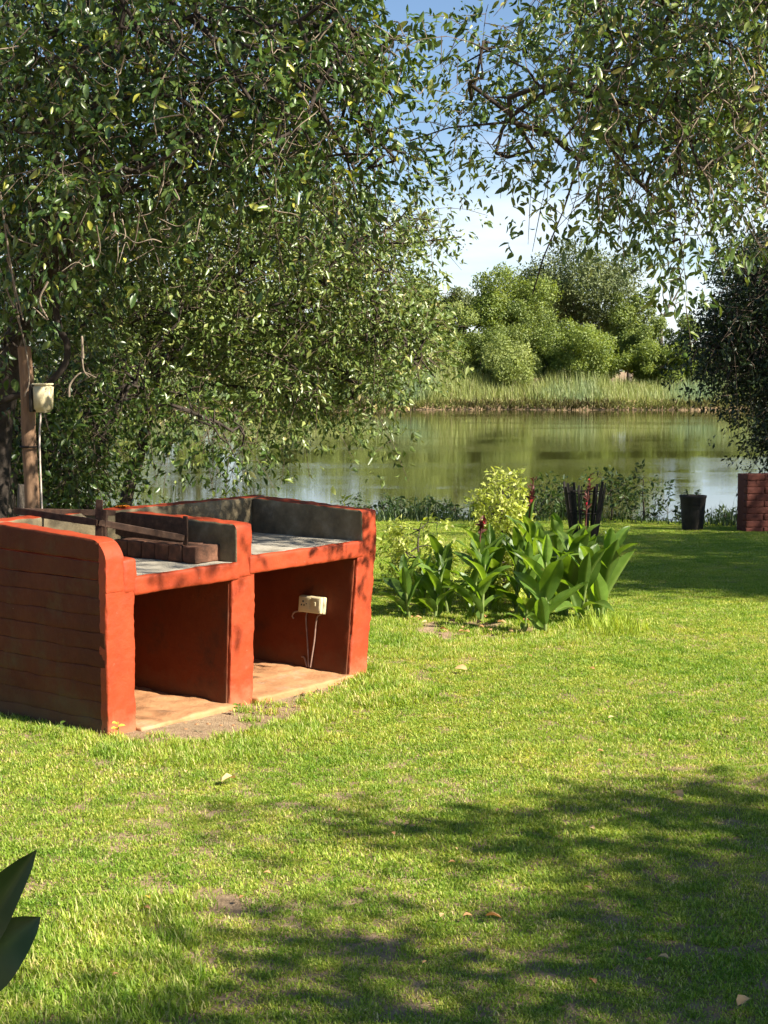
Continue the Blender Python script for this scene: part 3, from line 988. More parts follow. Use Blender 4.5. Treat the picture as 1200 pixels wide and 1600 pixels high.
FAR = {
    'deep': leaf_mat('far_leaf_deep', [(0, (.060, .085, .030)), (.6, (.135, .165, .055)), (1, (.22, .24, .09))], rough=.5, trans=.25),
    'mid': leaf_mat('far_leaf_mid', [(0, (.080, .12, .024)), (.6, (.175, .225, .050)), (1, (.27, .31, .09))], rough=.5, trans=.3),
    'bright': leaf_mat('far_leaf_bright', [(0, (.085, .13, .024)), (.6, (.19, .245, .048)), (1, (.31, .35, .10))], rough=.5, trans=.35),
    'willow': leaf_mat('far_leaf_willow', [(0, (.13, .18, .045)), (.6, (.25, .30, .085)), (1, (.36, .39, .15))], rough=.55, trans=.35),
}


def far_tree(label, u, vtop, vbase, wpx, depth, kind, seed, name='riverside_tree', lobes=26, n=9000, leaf=.42, squash=1.0, cat='tree'):
    r = np.random.default_rng(seed)
    top = at(u, vtop, depth); hw = wpx / 2 / 2400 * depth
    base = np.array([top[0], depth, float(ground_h(np.array(top[0]), np.array(depth)))])
    zb = base[2] + .2 if vbase > 590 else at(u, vbase + 30, depth)[2]
    h = top[2] - base[2]
    root = empty(name, base)
    tag(root, label, cat, 'trees on the far river bank')
    # lobes inside an ellipsoid between zb and top
    cz = (top[2] + zb) / 2; rz = (top[2] - zb) / 2
    C, Rr = [], []
    while len(C) < lobes:
        q = r.normal(0, 1, 3); q = q / np.linalg.norm(q) * r.uniform(.35, .92)
        rr = r.uniform(.15, .38) * (1 - .25 * abs(q[2]))
        C.append(np.array([q[0] * hw, q[1] * hw * .85, q[2] * rz * squash + cz - base[2]])); Rr.append(rr * min(hw, rz * 1.3))
    C = np.array(C); Rr = np.array(Rr)
    pw = Rr ** 2 / (Rr ** 2).sum()
    idx = r.choice(lobes, n, p=pw)
    q = unit(r.normal(0, 1, (n, 3))); q[:, 2] = q[:, 2] * .9 + .12
    rad = (r.uniform(0, 1, n) ** .28) * (1 + r.normal(0, .10, n))
    # clumped outline
    P = C[idx] + q * (Rr[idx] * rad)[:, None]
    P[:, 2] = np.maximum(P[:, 2], .25)
    D = unit(q * .5 + r.normal(0, .8, (n, 3)) + np.array([0, 0, -.35])); Nn = unit(q * 1.6 + r.normal(0, .5, (n, 3)) + np.array([0, 0, .3]))
    le = leaf * r.uniform(.5, 1.2, n)
    lobe_t = r.normal(0, .13, lobes)
    tint = np.clip(r.beta(2.2, 2.2, n) * .75 + lobe_t[idx] + .1, 0, 1)
    V, F, k = leaf_arrays(P, D, Nn, le, le * .55, .25, .15, detail=False)
    c = link('crown', np_mesh('crown', V, F, FAR[kind], np.repeat(tint, k)), root); c['kind'] = 'stuff'
    tr_ = max(.12, h * .022)
    tubes('trunk', [(smooth_path([(0, 0, -.2), (r.normal(0, .2), 0, h * .25), (r.normal(0, .5), r.normal(0, .3), h * .55)], 10), np.linspace(tr_ * 1.2, tr_ * .5, 10))], M_BARK, root, 7)
    for k in range(5):
        e = C[r.integers(0, lobes)]
        s = np.array([0, 0, h * r.uniform(.2, .5)])
        tubes('branch', [(smooth_path([s, (s + e) / 2 + np.array([0, 0, .06 * h]), e], 7), np.linspace(tr_ * .5, tr_ * .12, 7))], M_BARK, root, 5)
    return root


FT = [
    # label, u, vtop, vbase, width px, depth, kind
    ('tallest dark spreading tree at the back of the far bank', 905, 376, 520, 250, 168, 'deep', 34, 15000, .50),
    ('rounded lime-tinged tree left of the tallest far tree', 800, 408, 545, 160, 162, 'bright', 26, 11000, .44),
    ('dark tree filling the gap beside the lime-tinged far tree', 730, 425, 560, 130, 172, 'deep', 22, 9000, .48),
    ('grey-green far tree seen through the overhanging left boughs', 655, 428, 570, 150, 165, 'mid', 24, 9000, .44),
    ('far tree hidden mostly behind the drooping left boughs', 560, 430, 590, 150, 164, 'mid', 24, 7000, .44),
    ('pale feathery willow-like tree by the reeds behind the left boughs', 650, 503, 612, 140, 152, 'willow', 26, 10000, .34),
    ('pale willow-like bush at the left end of the visible far bank', 560, 520, 615, 130, 151, 'willow', 22, 7000, .36),
    ('mid-green bush below the rounded lime-tinged tree', 752, 505, 605, 110, 153, 'mid', 22, 9000, .34),
    ('olive tree standing between the reeds and tallest tree', 830, 470, 600, 120, 155, 'mid', 24, 9000, .36),
    ('brightest green bushy tree in the middle of the far bank', 925, 495, 602, 150, 150, 'bright', 30, 13000, .34),
    ('small green tree right of the brightest bushy tree', 1015, 488, 598, 90, 153, 'mid', 22, 8000, .34),
    ('rounded green tree next to the dark overhanging right tree', 1078, 500, 600, 95, 150, 'bright', 22, 9000, .34),
    ('green bush just behind the dark overhanging right tree', 1150, 508, 600, 100, 152, 'mid', 22, 7000, .36),
    ('far tree hidden behind the dark tree at the right edge', 1235, 525, 605, 150, 158, 'deep', 22, 6000, .44),
    ('light green bush tucked right below the tallest far tree', 880, 500, 602, 100, 154, 'mid', 20, 7000, .34),
    ('low bright bush leaning over the reeds near the dead tree', 1045, 525, 602, 100, 149, 'bright', 20, 7000, .34),
    ('low willow-like bush over the reeds at far bank centre', 790, 530, 606, 120, 149, 'willow', 22, 8000, .34),
    ('pale green tree rising behind the willow-like bushes', 700, 470, 600, 110, 156, 'willow', 22, 8000, .36),
    ('olive far tree between the tallest tree and bare dead tree', 985, 430, 560, 110, 164, 'mid', 22, 8000, .42),
]
for k, (lab, u, vt, vb, wp, dp, kd, lo_, n_, lf) in enumerate(FT):
    far_tree(lab, u, vt, vb, wp, dp, kd, 200 + k, lobes=lo_ + 14, n=int(n_ * 2.0), leaf=lf * .72)
for k, (u, vt, wp, dp, kd) in enumerate(((440, 400, 200, 160, 'mid'), (300, 380, 220, 166, 'deep'), (150, 400, 200, 158, 'mid'), (10, 385, 220, 162, 'deep'), (-150, 400, 220, 160, 'mid'), (1370, 530, 190, 160, 'mid'), (1540, 530, 220, 164, 'deep'))):
    far_tree('far bank tree hidden behind the near foliage on the left' if u < 600 else 'far bank tree beyond the right edge of the view', u, vt, 605, wp, dp, kd, 260 + k, lobes=18, n=4500, leaf=.55)

for k in range(17):
    u = -40 + k * 82
    lab = ('low understory bush behind the reeds, hidden by near foliage' if (u < 520 or u > 1130) else 'low dark understory bush number %d from the left behind the reeds' % (k - 6))
    if 520 <= u <= 1130: lab = ('leftmost', 'second', 'third', 'fourth', 'fifth', 'sixth', 'seventh', 'eighth')[min(7, (u - 520) // 82)] + ' low dark understory bush from the left behind the reeds'
    far_tree(lab, u, 532 + (k % 3) * 8, 612, 150, 156 + (k % 2) * 2, ('mid', 'bright', 'willow')[k % 3], 300 + k, name='understory_bush', lobes=14, n=3600, leaf=.45, cat='bush')

# bare dead tree on the far bank
dt = at(1035, 500, 160); zb = float(ground_h(np.array(dt[0]), np.array(160.0)))
rt_ = empty('dead_tree', (dt[0], 160, zb))
tag(rt_, 'leafless dead tree with thin grey branches against the sky', 'tree')
base = np.array([dt[0], 160, zb])
P = lambda u, v: at(u, v, 160) - base
tubes('trunk', [(smooth_path([(0, 0, 0), P(1033, 520), P(1037, 495), P(1048, 470)], 12), np.linspace(.25, .09, 12))], M_BARK, rt_, 7)
for a_, b_, c_ in (((1037, 495), (1026, 478), (1017, 462)), ((1040, 488), (1052, 470), (1072, 455)), ((1048, 470), (1050, 452), (1046, 432)), ((1044, 480), (1036, 462), (1038, 440)), ((1052, 470), (1062, 450), (1068, 438)), ((1026, 478), (1018, 478), (1010, 470))):
    tubes('branch', [(smooth_path([P(*a_), P(*b_), P(*c_)], 9), np.linspace(.10, .025, 9))], M_BARK, rt_, 5)

#@@NEAR
# ================================================================== BARBECUE
br = empty('brick_barbecue', BR_O, BR_A)
tag(br, 'red painted brick barbecue with two open bays and grey concrete counters', 'barbecue')
CH = .0795


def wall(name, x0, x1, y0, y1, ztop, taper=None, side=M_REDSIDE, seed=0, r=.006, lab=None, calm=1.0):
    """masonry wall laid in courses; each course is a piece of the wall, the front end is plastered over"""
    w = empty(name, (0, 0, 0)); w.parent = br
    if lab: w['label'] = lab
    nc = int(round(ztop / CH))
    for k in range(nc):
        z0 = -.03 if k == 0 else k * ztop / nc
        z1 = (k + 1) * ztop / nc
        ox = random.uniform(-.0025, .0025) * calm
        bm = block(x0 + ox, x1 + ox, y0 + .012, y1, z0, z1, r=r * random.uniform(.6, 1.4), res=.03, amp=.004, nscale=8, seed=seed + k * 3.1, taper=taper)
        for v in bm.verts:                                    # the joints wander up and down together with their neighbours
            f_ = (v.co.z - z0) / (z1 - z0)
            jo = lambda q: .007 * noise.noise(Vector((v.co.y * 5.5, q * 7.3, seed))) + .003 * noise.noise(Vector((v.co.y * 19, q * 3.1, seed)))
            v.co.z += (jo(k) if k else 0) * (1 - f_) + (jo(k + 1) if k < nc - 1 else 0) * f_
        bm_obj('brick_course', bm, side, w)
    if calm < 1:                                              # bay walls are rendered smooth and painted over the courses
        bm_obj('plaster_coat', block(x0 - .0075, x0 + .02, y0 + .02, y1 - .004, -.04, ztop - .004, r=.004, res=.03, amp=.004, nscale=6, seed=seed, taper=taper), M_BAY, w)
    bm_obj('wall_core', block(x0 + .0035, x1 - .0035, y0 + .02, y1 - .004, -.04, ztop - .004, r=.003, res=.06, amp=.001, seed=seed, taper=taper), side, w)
    bm = block(x0 - .002, x1 + .002, y0, y0 + .05, -.03, ztop + .001, r=.008, res=.012, amp=.0035, nscale=12, seed=seed, taper=taper, edge=.006)
    bm_obj('plaster_front', bm, M_RED, w)
    return w


flare = lambda z: .085 * max(0, z) / .72
leanm = lambda z: .03 * max(0, z) / .72
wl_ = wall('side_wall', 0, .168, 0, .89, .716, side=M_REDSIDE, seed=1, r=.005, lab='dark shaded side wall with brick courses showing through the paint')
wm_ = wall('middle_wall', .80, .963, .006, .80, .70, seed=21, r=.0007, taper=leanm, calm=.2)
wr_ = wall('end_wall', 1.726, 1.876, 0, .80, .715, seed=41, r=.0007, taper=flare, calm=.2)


def inner_pick(side, ax=0, z=.72):
    def f(face):
        n = face.normal; c = face.calc_center_median()
        return 1 if (n[ax] * side > .6 and c.z > z) else 0
    return f


# upper walls
for z0_, z1_, r_ in ((.7165, .797, .006), (.797, .898, .012)):
    bm = block(.0, .102, .0, .80, z0_, z1_, r=r_, res=.02, amp=.0035, nscale=9, seed=3 + z0_, corner=.105, ctop=.898)
    for v in bm.verts: v.co.z += .035 * v.co.y / .8 * max(0, v.co.z - .7165) / .18
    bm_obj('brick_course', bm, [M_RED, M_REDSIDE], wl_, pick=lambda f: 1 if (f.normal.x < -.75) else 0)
bm = block(-.002, .1045, -.0025, .05, .66, .9, r=.006, res=.013, amp=.0035, nscale=12, seed=1, corner=.107, edge=.004)
bm_obj('plaster_front', bm, M_RED, wl_)
bm = block(.1, .19, -.0035, .12, .64, .805, r=.02, res=.016, amp=.005, nscale=12, seed=5)
bm_obj('corner_stub', bm, M_RED, wl_)
bm = block(.852, .968, .0035, .80, .64, .905, r=.010, res=.018, amp=.005, nscale=9, seed=6, corner=.03, top_rise=.015)
bm_obj('wall_top', bm, [M_RED, M_PLASTER], wm_, pick=inner_pick(-1))
bm = block(1.834, 1.962, -.0025, .80, .66, .900, r=.009, res=.018, amp=.005, nscale=9, seed=7, corner=.02, top_rise=.032)
bm_obj('wall_top', bm, [M_RED, M_PLASTER], wr_, pick=inner_pick(-1))
bm = block(.0, 1.965, .802, .915, -.03, .935, r=.014, res=.035, amp=.006, nscale=8, seed=8)
bm_obj('back_wall', bm, [M_RED, M_PLASTER], br, pick=lambda f: 1 if (f.normal.y < -.6 and f.calc_center_median().z > .72) else 0)
# counters with their painted front lip
for x0, x1, z0, z1, sd in ((.165, .868, .632, .715, 11), (.945, 1.85, .648, .735, 13)):
    bm = block(x0, x1, .028, .80, z0 + .006, z1, r=.006, res=.04, amp=.004, nscale=8, seed=sd)
    c_ = bm_obj('counter_slab', bm, M_SLABTOP, br)
    bm = block(x0 - .003, x1 + .003, -.004, .034, z0, z1 + .004, r=.013, res=.016, amp=.004, nscale=9, seed=sd + 1)
    bm_obj('painted_lip', bm, M_RED, c_)
for x0, x1, sd in ((.166, .802, 15), (.96, 1.735, 17)):
    bm = block(x0, x1, -.035, .80, -.08, .026, r=.012, res=.024, amp=.010, nscale=9, seed=sd)
    bm_obj('floor_slab', bm, M_FLOOR, br)


def bw(s, y, z):
    """barbecue frame -> world"""
    return BR_O + BX * s + BY * y + np.array([0, 0, z])


# row of loose charred bricks on the left counter
ords = ('lit front end of the row', 'second from the lit front end', 'third from the lit front end', 'fourth from the lit front end', 'fifth from the lit front end', 'last at the back end of the row')
for k in range(6):
    rb = empty('charred_brick', bw(.775, .165 + k * .098, .7165), BR_A + random.uniform(-.05, .05))
    bm = block(-.085, .085, -.046, .046, 0, .082 + random.uniform(-.004, .004), r=.006, res=.02, amp=.004, nscale=20, seed=60 + k)
    o = bm_obj('charred_brick', bm, M_BRICK)
    o.matrix_world = rb.matrix_basis.copy(); o.location = rb.location; o.rotation_euler = rb.rotation_euler
    bpy.data.objects.remove(rb)
    tag(o, 'charred brick on the left counter, ' + ords[k], 'brick', 'loose bricks on the left counter')

# rusted angle-iron grill frame
gf = empty('grill_frame', bw(.36, .45, .72), BR_A)
tag(gf, 'rusted angle iron grill frame propped on the left bay', 'grill')


def lp(s, y, z): return (s - .36, y - .45, z - .72)


bm_obj('side_bar', beam(lp(.30, 1.0, .957), lp(.355, .45, .925), .012, .034), M_RUST, gf, smooth=False)
bm_obj('front_bar', beam(lp(.362, .445, .925), lp(.69, .20, .838), .014, .032), M_RUST, gf, smooth=False)
bm_obj('post', beam(lp(.36, .45, .717), lp(.375, .455, 1.035), .038, .008), M_RUST, gf, smooth=False)
bm_obj('post', beam(lp(.385, .44, .717), lp(.39, .43, .985), .024, .02), M_RUST, gf, smooth=False)
bm_obj('end_bar', beam(lp(.70, .20, .802), lp(.70, .20, .945), .010, .028), M_RUST, gf, smooth=False)
bm_obj('back_plate', beam(lp(.715, .21, .872), lp(.72, .72, .876), .006, .125, 0), M_RUST, gf, smooth=False)
bm_obj('cross_bar', beam(lp(.30, .98, .955), lp(.72, .72, .930), .012, .03), M_RUST, gf, smooth=False)

# twin power socket on the end wall
sk = empty('power_socket', bw(1.762, .27, .375), BR_A)
sk.rotation_euler = (0, math.atan(.118), BR_A)      # follows the lean of the wall
tag(sk, 'cream double power socket box on the inner wall of the right bay', 'socket')
bm_obj('back_box', block(-.028, .0, -.085, .09, -.048, .045, r=.006, res=.03, amp=0), M_SOCKET, sk)
fp = bm_obj('face_plate', block(-.052, -.0285, -.083, .078, -.046, .043, r=.007, res=.03, amp=0), M_SOCKET, sk)
bm_obj('socket_module', block(-.0555, -.0522, -.008, .072, -.030, .038, r=.002, res=.03, amp=0), M_SOCKET, fp)
bm_obj('switch_module', block(-.0555, -.0522, -.076, -.014, -.030, .038, r=.002, res=.03, amp=0), M_SOCKET, fp)
for yy_, zz_, rr_ in ((.040, .014, .0055), (.050, -.006, .0045), (.032, -.006, .0045), (.016, .002, .003)):
    bm = bmesh.new(); bmesh.ops.create_cone(bm, cap_ends=True, segments=12, radius1=rr_, radius2=rr_, depth=.003)
    bmesh.ops.transform(bm, matrix=Matrix.Translation((-.0565, yy_, zz_)) @ Matrix.Rotation(math.pi / 2, 4, 'Y'), verts=bm.verts)
    bm_obj('socket_hole', bm, M_DARK, fp)
bm_obj('rocker', block(-.060, -.0556, -.050, -.036, -.006, .016, r=.002, res=.03, amp=0), M_SOCKET, fp)
zf = -.345
tubes('conduit', [(smooth_path([(-.012, .045, -.048), (-.012, .048, -.09), (-.010, .03, -.2), (-.012, .005, zf)], 16), np.full(16, .0042))], M_CABLE, sk, 6)
tubes('conduit', [(smooth_path([(-.012, -.06, -.048), (-.014, -.03, -.075), (-.012, -.022, -.2), (-.012, -.008, zf)], 16), np.full(16, .0048))], M_CABLE, sk, 6)
tubes('conduit', [(smooth_path([(-.02, .075, -.046), (-.03, .115, -.052), (-.028, .135, -.075), (-.02, .13, -.09)], 12), np.full(12, .005))], M_CABLE, sk, 6)
tubes('conduit', [(smooth_path([(-.012, .06, zf + .05), (-.012, .04, zf + .045), (-.012, .018, zf)], 10), np.full(10, .0045))], M_CABLE, sk, 6)

# orange flower head lying on the back wall
fl = empty('orange_flower', bw(.90, .86, .936))
tag(fl, 'small orange flower lying on top of the barbecue back wall', 'flower')
for k in range(7):
    a_ = k * .9
    V, F, _ = leaf_arrays(np.zeros((1, 3)), np.array([[math.cos(a_), math.sin(a_), .35]]), np.array([[0, 0, 1.0]]), np.array([.042]), np.array([.026]), .25, .2)
    link('petal', np_mesh('petal', V, F, M_ORANGE), fl)

#@@POLE
# ================================================================== POLE AND LAMP
pb = at(52, 900, 9.6); pb = np.array([pb[0], 9.6, 0.0])
pole = empty('wooden_pole', pb)
tag(pole, 'weathered round timber pole standing behind the barbecue', 'pole')
tp_ = at(46, 543, 9.6)
hp = tp_[2]
pts = smooth_path([(0, 0, -.1), (.0, 0, .6), (-.005, 0, 1.2), (-.025, 0, hp)], 20)
rad = np.array([(.050 - .008 * z / hp) * (1 + .10 * noise.noise(Vector((0, 0, z * 3)))) for z in pts[:, 2]])
V, F = tube_arrays([(pts, rad)], 14)
V[:, 0] += .004 * np.sin(V[:, 2] * 9); 
link('shaft', np_mesh('shaft', V, F, M_WOOD, None, True), pole)
bm = bmesh.new(); bmesh.ops.create_cone(bm, cap_ends=True, segments=14, radius1=rad[-1], radius2=rad[-1] * .8, depth=.02)
bmesh.ops.translate(bm, vec=pts[-1], verts=bm.verts)
bm_obj('pole_end', bm, M_WOOD, pole)
tubes('strap', [([(math.cos(a_) * .062 - .003, math.sin(a_) * .062, 1.18) for a_ in np.linspace(0, 6.3, 20)], np.full(20, .006))], M_IRON, pole, 5)
lc = at(67, 622, 9.5)
lamp = empty('bulkhead_lamp', lc, R(-18))
tag(lamp, 'yellowed cream box lamp fixed to the timber pole', 'lamp')
bm = bmesh.new()
bmesh.ops.create_cube(bm, size=1)
for v in bm.verts:
    k_ = 1 - .10 * (v.co.z < 0)
    v.co = Vector((v.co.x * .118 * k_, v.co.y * .10 * k_, v.co.z * .175))
bmesh.ops.bevel(bm, geom=bm.edges[:], offset=.018, segments=3, affect='EDGES')
bm_obj('shade', bm, M_CREAM, lamp)
bm_obj('back_plate', block(-.066, -.050, -.055, .055, -.085, .085, r=.004, res=.04, amp=0), M_DARK, lamp)
bm_obj('rim', block(-.052, .052, -.044, .044, .080, .091, r=.004, res=.04, amp=0), M_CREAM, lamp)
tubes('bracket', [([(-.09, 0, -.07), (-.04, 0, -.075)], [.012, .012])], M_IRON, lamp, 6)
tubes('cable', [(smooth_path([(-.005, -.02, -.09), (-.012, -.03, -.3), (.0, -.03, -.8), (.015, -.01, -1.47)], 18), np.full(18, .0055))], M_WIRE, lamp, 6)
st = at(28, 800, 9.9)
stake = empty('split_stake', (st[0], 9.9, 0))
tag(stake, 'short split grey timber stake leaning left of the pole', 'stake')
bm_obj('shaft', beam((0, 0, -.05), (.03, 0, at(32, 757, 9.9)[2]), .07, .05, .4), M_BARK, stake, smooth=False)

#@@TREES
# ================================================================== NEAR TREES
def upper_left():
    r = np.random.default_rng(11)
    T = [volume([(-90, -90), (480, -90), (560, 20), (570, 140), (530, 260), (450, 300), (330, 290), (200, 320), (90, 390), (-90, 410)], 560, 8.6, 11.4, r),
         volume([(430, -60), (560, -20), (610, 90), (620, 220), (560, 300), (500, 200)], 62, 8.8, 10.8, r),
         np.stack([r.uniform(-1.4, 2.0, 150), r.uniform(6.6, 9.2, 150), r.uniform(5.0, 6.4, 150)], 1),  # unseen canopy overhead, added to cast shade on the upper left crown
         volume([(-90, -120), (430, -120), (470, 60), (460, 220), (300, 300), (90, 390), (-90, 410)], 300, 10.8, 12.4, r),
         volume([(-60, 380), (110, 360), (120, 520), (40, 580), (-60, 600)], 45, 9.8, 11.2, r)]
    T = np.vstack(T)
    base = at(-14, 900, 10.4); base[2] = -.05
    gd = [[base] + G((-6, 760, 10.4), (4, 640, 10.4), (35, 500, 10.3), (85, 400, 10.2), (125, 310, 10.1), (140, 200, 10), (180, 60, 9.9), (200, -120, 9.8)),
          G((125, 320, 10.1), (190, 300, 9.7), (260, 270, 9.5), (290, 240, 9.4)),
          G((200, -60, 9.8), (330, 60, 9.3), (400, 170, 9.1), (450, 250, 9.0), (480, 310, 9.0), (530, 360, 9), (560, 410, 9)),
          G((330, 60, 9.3), (420, 80, 9.2), (500, 170, 9.1), (540, 240, 9.1), (560, 320, 9)),
          G((420, 80, 9.2), (520, 70, 9.1), (580, 110, 9.2), (620, 160, 9.3)),
          G((520, 70, 9.1), (570, 200, 9.2), (620, 250, 9.4))]
    t = build_tree('fig_tree', 'large leafy tree hung with vines at the upper left', gd, T, M_LEAF_A, M_DARKBARK, K=42, slen=.44, droop=.42, spread=.5, L=.068, W=.029, leafparts=300, rtrunk=.10, rtip=.0045, seed=12)
    o0 = np.asarray(gd[0][0])
    # the looping liana and the pale bare vines
    tubes('liana', [(smooth_path(G((128, 330, 9.9), (105, 410, 9.9), (88, 470, 9.9), (92, 510, 9.9), (105, 540, 9.9), (98, 575, 9.9), (60, 610, 9.9), (20, 620, 9.9), (-30, 640, 9.9)), 40) - o0, np.full(40, .022))], M_DARKBARK, t, 7)
    rr = np.random.default_rng(5)
    vines = [((-8, 330), (18, 430), (30, 500), (42, 545)), ((-10, 390), (10, 450), (35, 520), (46, 590), (38, 620)), ((10, 350), (20, 370), (60, 385)), ((0, 300), (18, 420), (36, 500)),
             ((75, 440), (62, 470), (75, 500), (52, 480)), ((175, 320), (180, 360), (172, 375)), ((110, 420), (150, 385), (185, 360)), ((130, 560), (128, 525), (130, 575), (140, 590)),
             ((108, 620), (110, 600), (128, 582), (150, 590)), ((560, -10), (500, 60), (470, 120)), ((355, -10), (335, 60), (345, 110)), ((270, 30), (285, 60), (260, 110), (240, 170), (250, 240))]
    for vv in vines:
        d = rr.uniform(8.6, 9.4)
        tubes('vine', [(smooth_path(G(*[(a, b, d) for a, b in vv]), 18) - o0, np.linspace(.007, .0035, 18))], M_VINE, t, 5)
    for k in range(46):
        u = rr.uniform(20, 640); v = rr.uniform(0, 380); d = rr.uniform(8.1, 9.0); a_ = rr.uniform(.3, 2.8)
        ln = rr.uniform(25, 110)
        p = [(u + ln * f_ * math.cos(a_ + .5 * f_) + rr.normal(0, 7), v + ln * f_ * math.sin(a_ + .5 * f_) + rr.normal(0, 7), d + rr.normal(0, .06)) for f_ in (0, .25, .5, .75, 1)]
        tubes('vine', [(smooth_path(G(*p), 14) - o0, np.linspace(.0042, .0016, 14))], M_VINE, t, 4)


def mid_left():
    r = np.random.default_rng(21)
    T = [volume([(60, 340), (330, 290), (530, 330), (600, 380), (615, 470), (610, 540), (550, 580), (480, 585), (400, 570), (330, 585), (150, 600), (60, 520)], 820, 12.4, 16.0, r),
         volume([(470, 290), (680, 300), (670, 360), (600, 400), (520, 400)], 40, 12.4, 15.0, r),
         volume([(540, 460), (640, 480), (670, 550), (650, 575), (600, 565)], 46, 12.4, 14.5, r),
         volume([(520, 580), (575, 580), (585, 610), (560, 622), (530, 605)], 12, 12.6, 13.6, r),
         volume([(400, 590), (490, 590), (500, 630), (460, 640), (410, 610)], 22, 12.4, 14, r)]
    T = np.vstack(T)
    b0 = at(205, 900, 13.6); b0[2] = -.1
    gd = [[b0] + G((196, 790, 13.6), (215, 720, 13.6), (235, 640, 13.6), (260, 560, 13.7), (300, 470, 13.8), (330, 400, 13.9)),
          G((260, 560, 13.7), (360, 500, 13.6), (450, 470, 13.5), (560, 490, 13.4), (640, 540, 13.3), (680, 590, 13.3)),
          G((300, 470, 13.8), (420, 400, 13.8), (540, 380, 13.7), (640, 380, 13.6), (720, 370, 13.6)),
          G((235, 640, 13.6), (320, 600, 13.4), (440, 610, 13.3), (540, 630, 13.2))]
    build_tree('bushwillow_tree', 'sunlit olive-green tree leaning out over the river behind the barbecue', gd, T, M_LEAF_B, M_DARKBARK, K=60, slen=.54, droop=.30, spread=.5, L=.066, W=.029, detail=False, rtrunk=.07, rtip=.005, seed=22)


def low_left():
    """dark bushy tree under the left canopy, with drooping twigs over the barbecue"""
    r = np.random.default_rng(31)
    T = [volume([(-80, 620), (60, 640), (160, 640), (180, 690), (160, 740), (120, 800), (-80, 830)], 290, 10.8, 12.6, r),
         volume([(250, 610), (370, 620), (385, 690), (375, 715), (345, 700), (330, 660), (260, 650)], 30, 11.2, 12.2, r),
         volume([(60, 560), (220, 560), (240, 620), (100, 660)], 80, 11.0, 12.6, r)]
    T = np.vstack(T)
    b0 = at(120, 930, 11.8); b0[2] = -.05
    gd = [[b0] + G((130, 820, 11.8), (150, 740, 11.8), (170, 660, 11.8), (200, 600, 11.8)), G((170, 660, 11.8), (260, 630, 11.7), (340, 660, 11.7), (370, 720, 11.7))]
    build_tree('thicket_tree', 'bushy dark thicket tree beside the timber pole', gd, T, M_LEAF_C, M_DARKBARK, K=34, slen=.45, droop=.55, spread=.5, L=.066, W=.030, detail=False, rtrunk=.06, rtip=.004, seed=32)
    # pale gnarled trunk base at the very left
    b1 = at(-8, 900, 10.9); b1[2] = -.05
    t = empty('gnarled_stump', b1)
    tag(t, 'pale gnarled tree stump at the left edge behind barbecue', 'stump')
    tubes('trunk', [(smooth_path([(0, 0, 0), at(-2, 790, 10.9) - b1, at(6, 740, 10.9) - b1, at(-4, 690, 10.9) - b1], 16), np.linspace(.15, .07, 16))], M_BARK, t, 12)


def upper_right():
    r = np.random.default_rng(41)
    T = [volume([(850, -100), (1280, -100), (1280, 270), (1120, 260), (1060, 310), (980, 300), (945, 230), (920, 120), (860, 30)], 300, 7.0, 9.6, r),
         volume([(700, 30), (790, 40), (900, 130), (880, 240), (800, 250), (740, 230), (690, 150)], 36, 7.6, 9.4, r),
         volume([(1270, -100), (1600, -100), (1600, 240), (1270, 260)], 60, 8.5, 10.8, r),
         volume([(1030, 330), (1075, 330), (1070, 400), (1040, 390)], 5, 7.4, 8.2, r)]
    # airy boughs further out that dapple the barbecue
    D_ = np.stack([r.uniform(1.9, 3.3, 46), r.uniform(5.0, 7.0, 46), r.uniform(3.7, 5.0, 46)], 1)
    T = np.vstack(T + [D_])
    b0 = np.array([4.6, 11.2, lawn_z(np.array(4.6), np.array(11.2)) - .05])
    gd = [[b0, np.array([4.5, 11.1, 1.2]), np.array([4.2, 10.9, 2.4]), np.array([3.8, 10.4, 3.4]), np.array([3.2, 9.8, 4.1])],
          [np.array([3.8, 10.4, 3.4])] + G((1180, 40, 9.0), (1080, 40, 8.7), (1000, 75, 8.5), (945, 150, 8.4), (925, 200, 8.4), (905, 250, 8.3), (880, 330, 8.3), (850, 400, 8.3), (832, 460, 8.3)),
          G((945, 150, 8.4), (890, 130, 8.5), (850, 145, 8.5), (800, 180, 8.6), (785, 205, 8.6)),
          G((905, 250, 8.3), (860, 210, 8.2), (800, 190, 8.2), (700, 200, 8.2), (640, 220, 8.2)),
          [np.array([3.8, 10.4, 3.4]), np.array([3.2, 8.6, 3.9]), np.array([2.8, 6.8, 3.8])]]
    t = build_tree('overhanging_tree', 'leafy boughs hanging into the sky from the upper right', gd, T, M_LEAF_C, M_DARKBARK, K=50, slen=.42, droop=.45, spread=.5, L=.056, W=.022, leafparts=300, rtrunk=.14, rtip=.0042, seed=42, sag=.08)
    o0 = b0
    rr = np.random.default_rng(6)
    for k in range(60):
        u = rr.uniform(1040, 1200) if k < 40 else rr.uniform(800, 1050); v = rr.uniform(60, 330) if k < 40 else rr.uniform(0, 250); d = rr.uniform(6.8, 7.6); ln = rr.uniform(30, 120)
        a_ = rr.normal(1.3, .4)
        p = [(u + ln * f_ * math.cos(a_ + .4 * f_) + rr.normal(0, 7), v + ln * f_, d + rr.normal(0, .05)) for f_ in (0, .25, .5, .75, 1)]
        tubes('vine', [(smooth_path(G(*p), 14) - o0, np.linspace(.0042, .0015, 14))], M_VINE, t, 4)


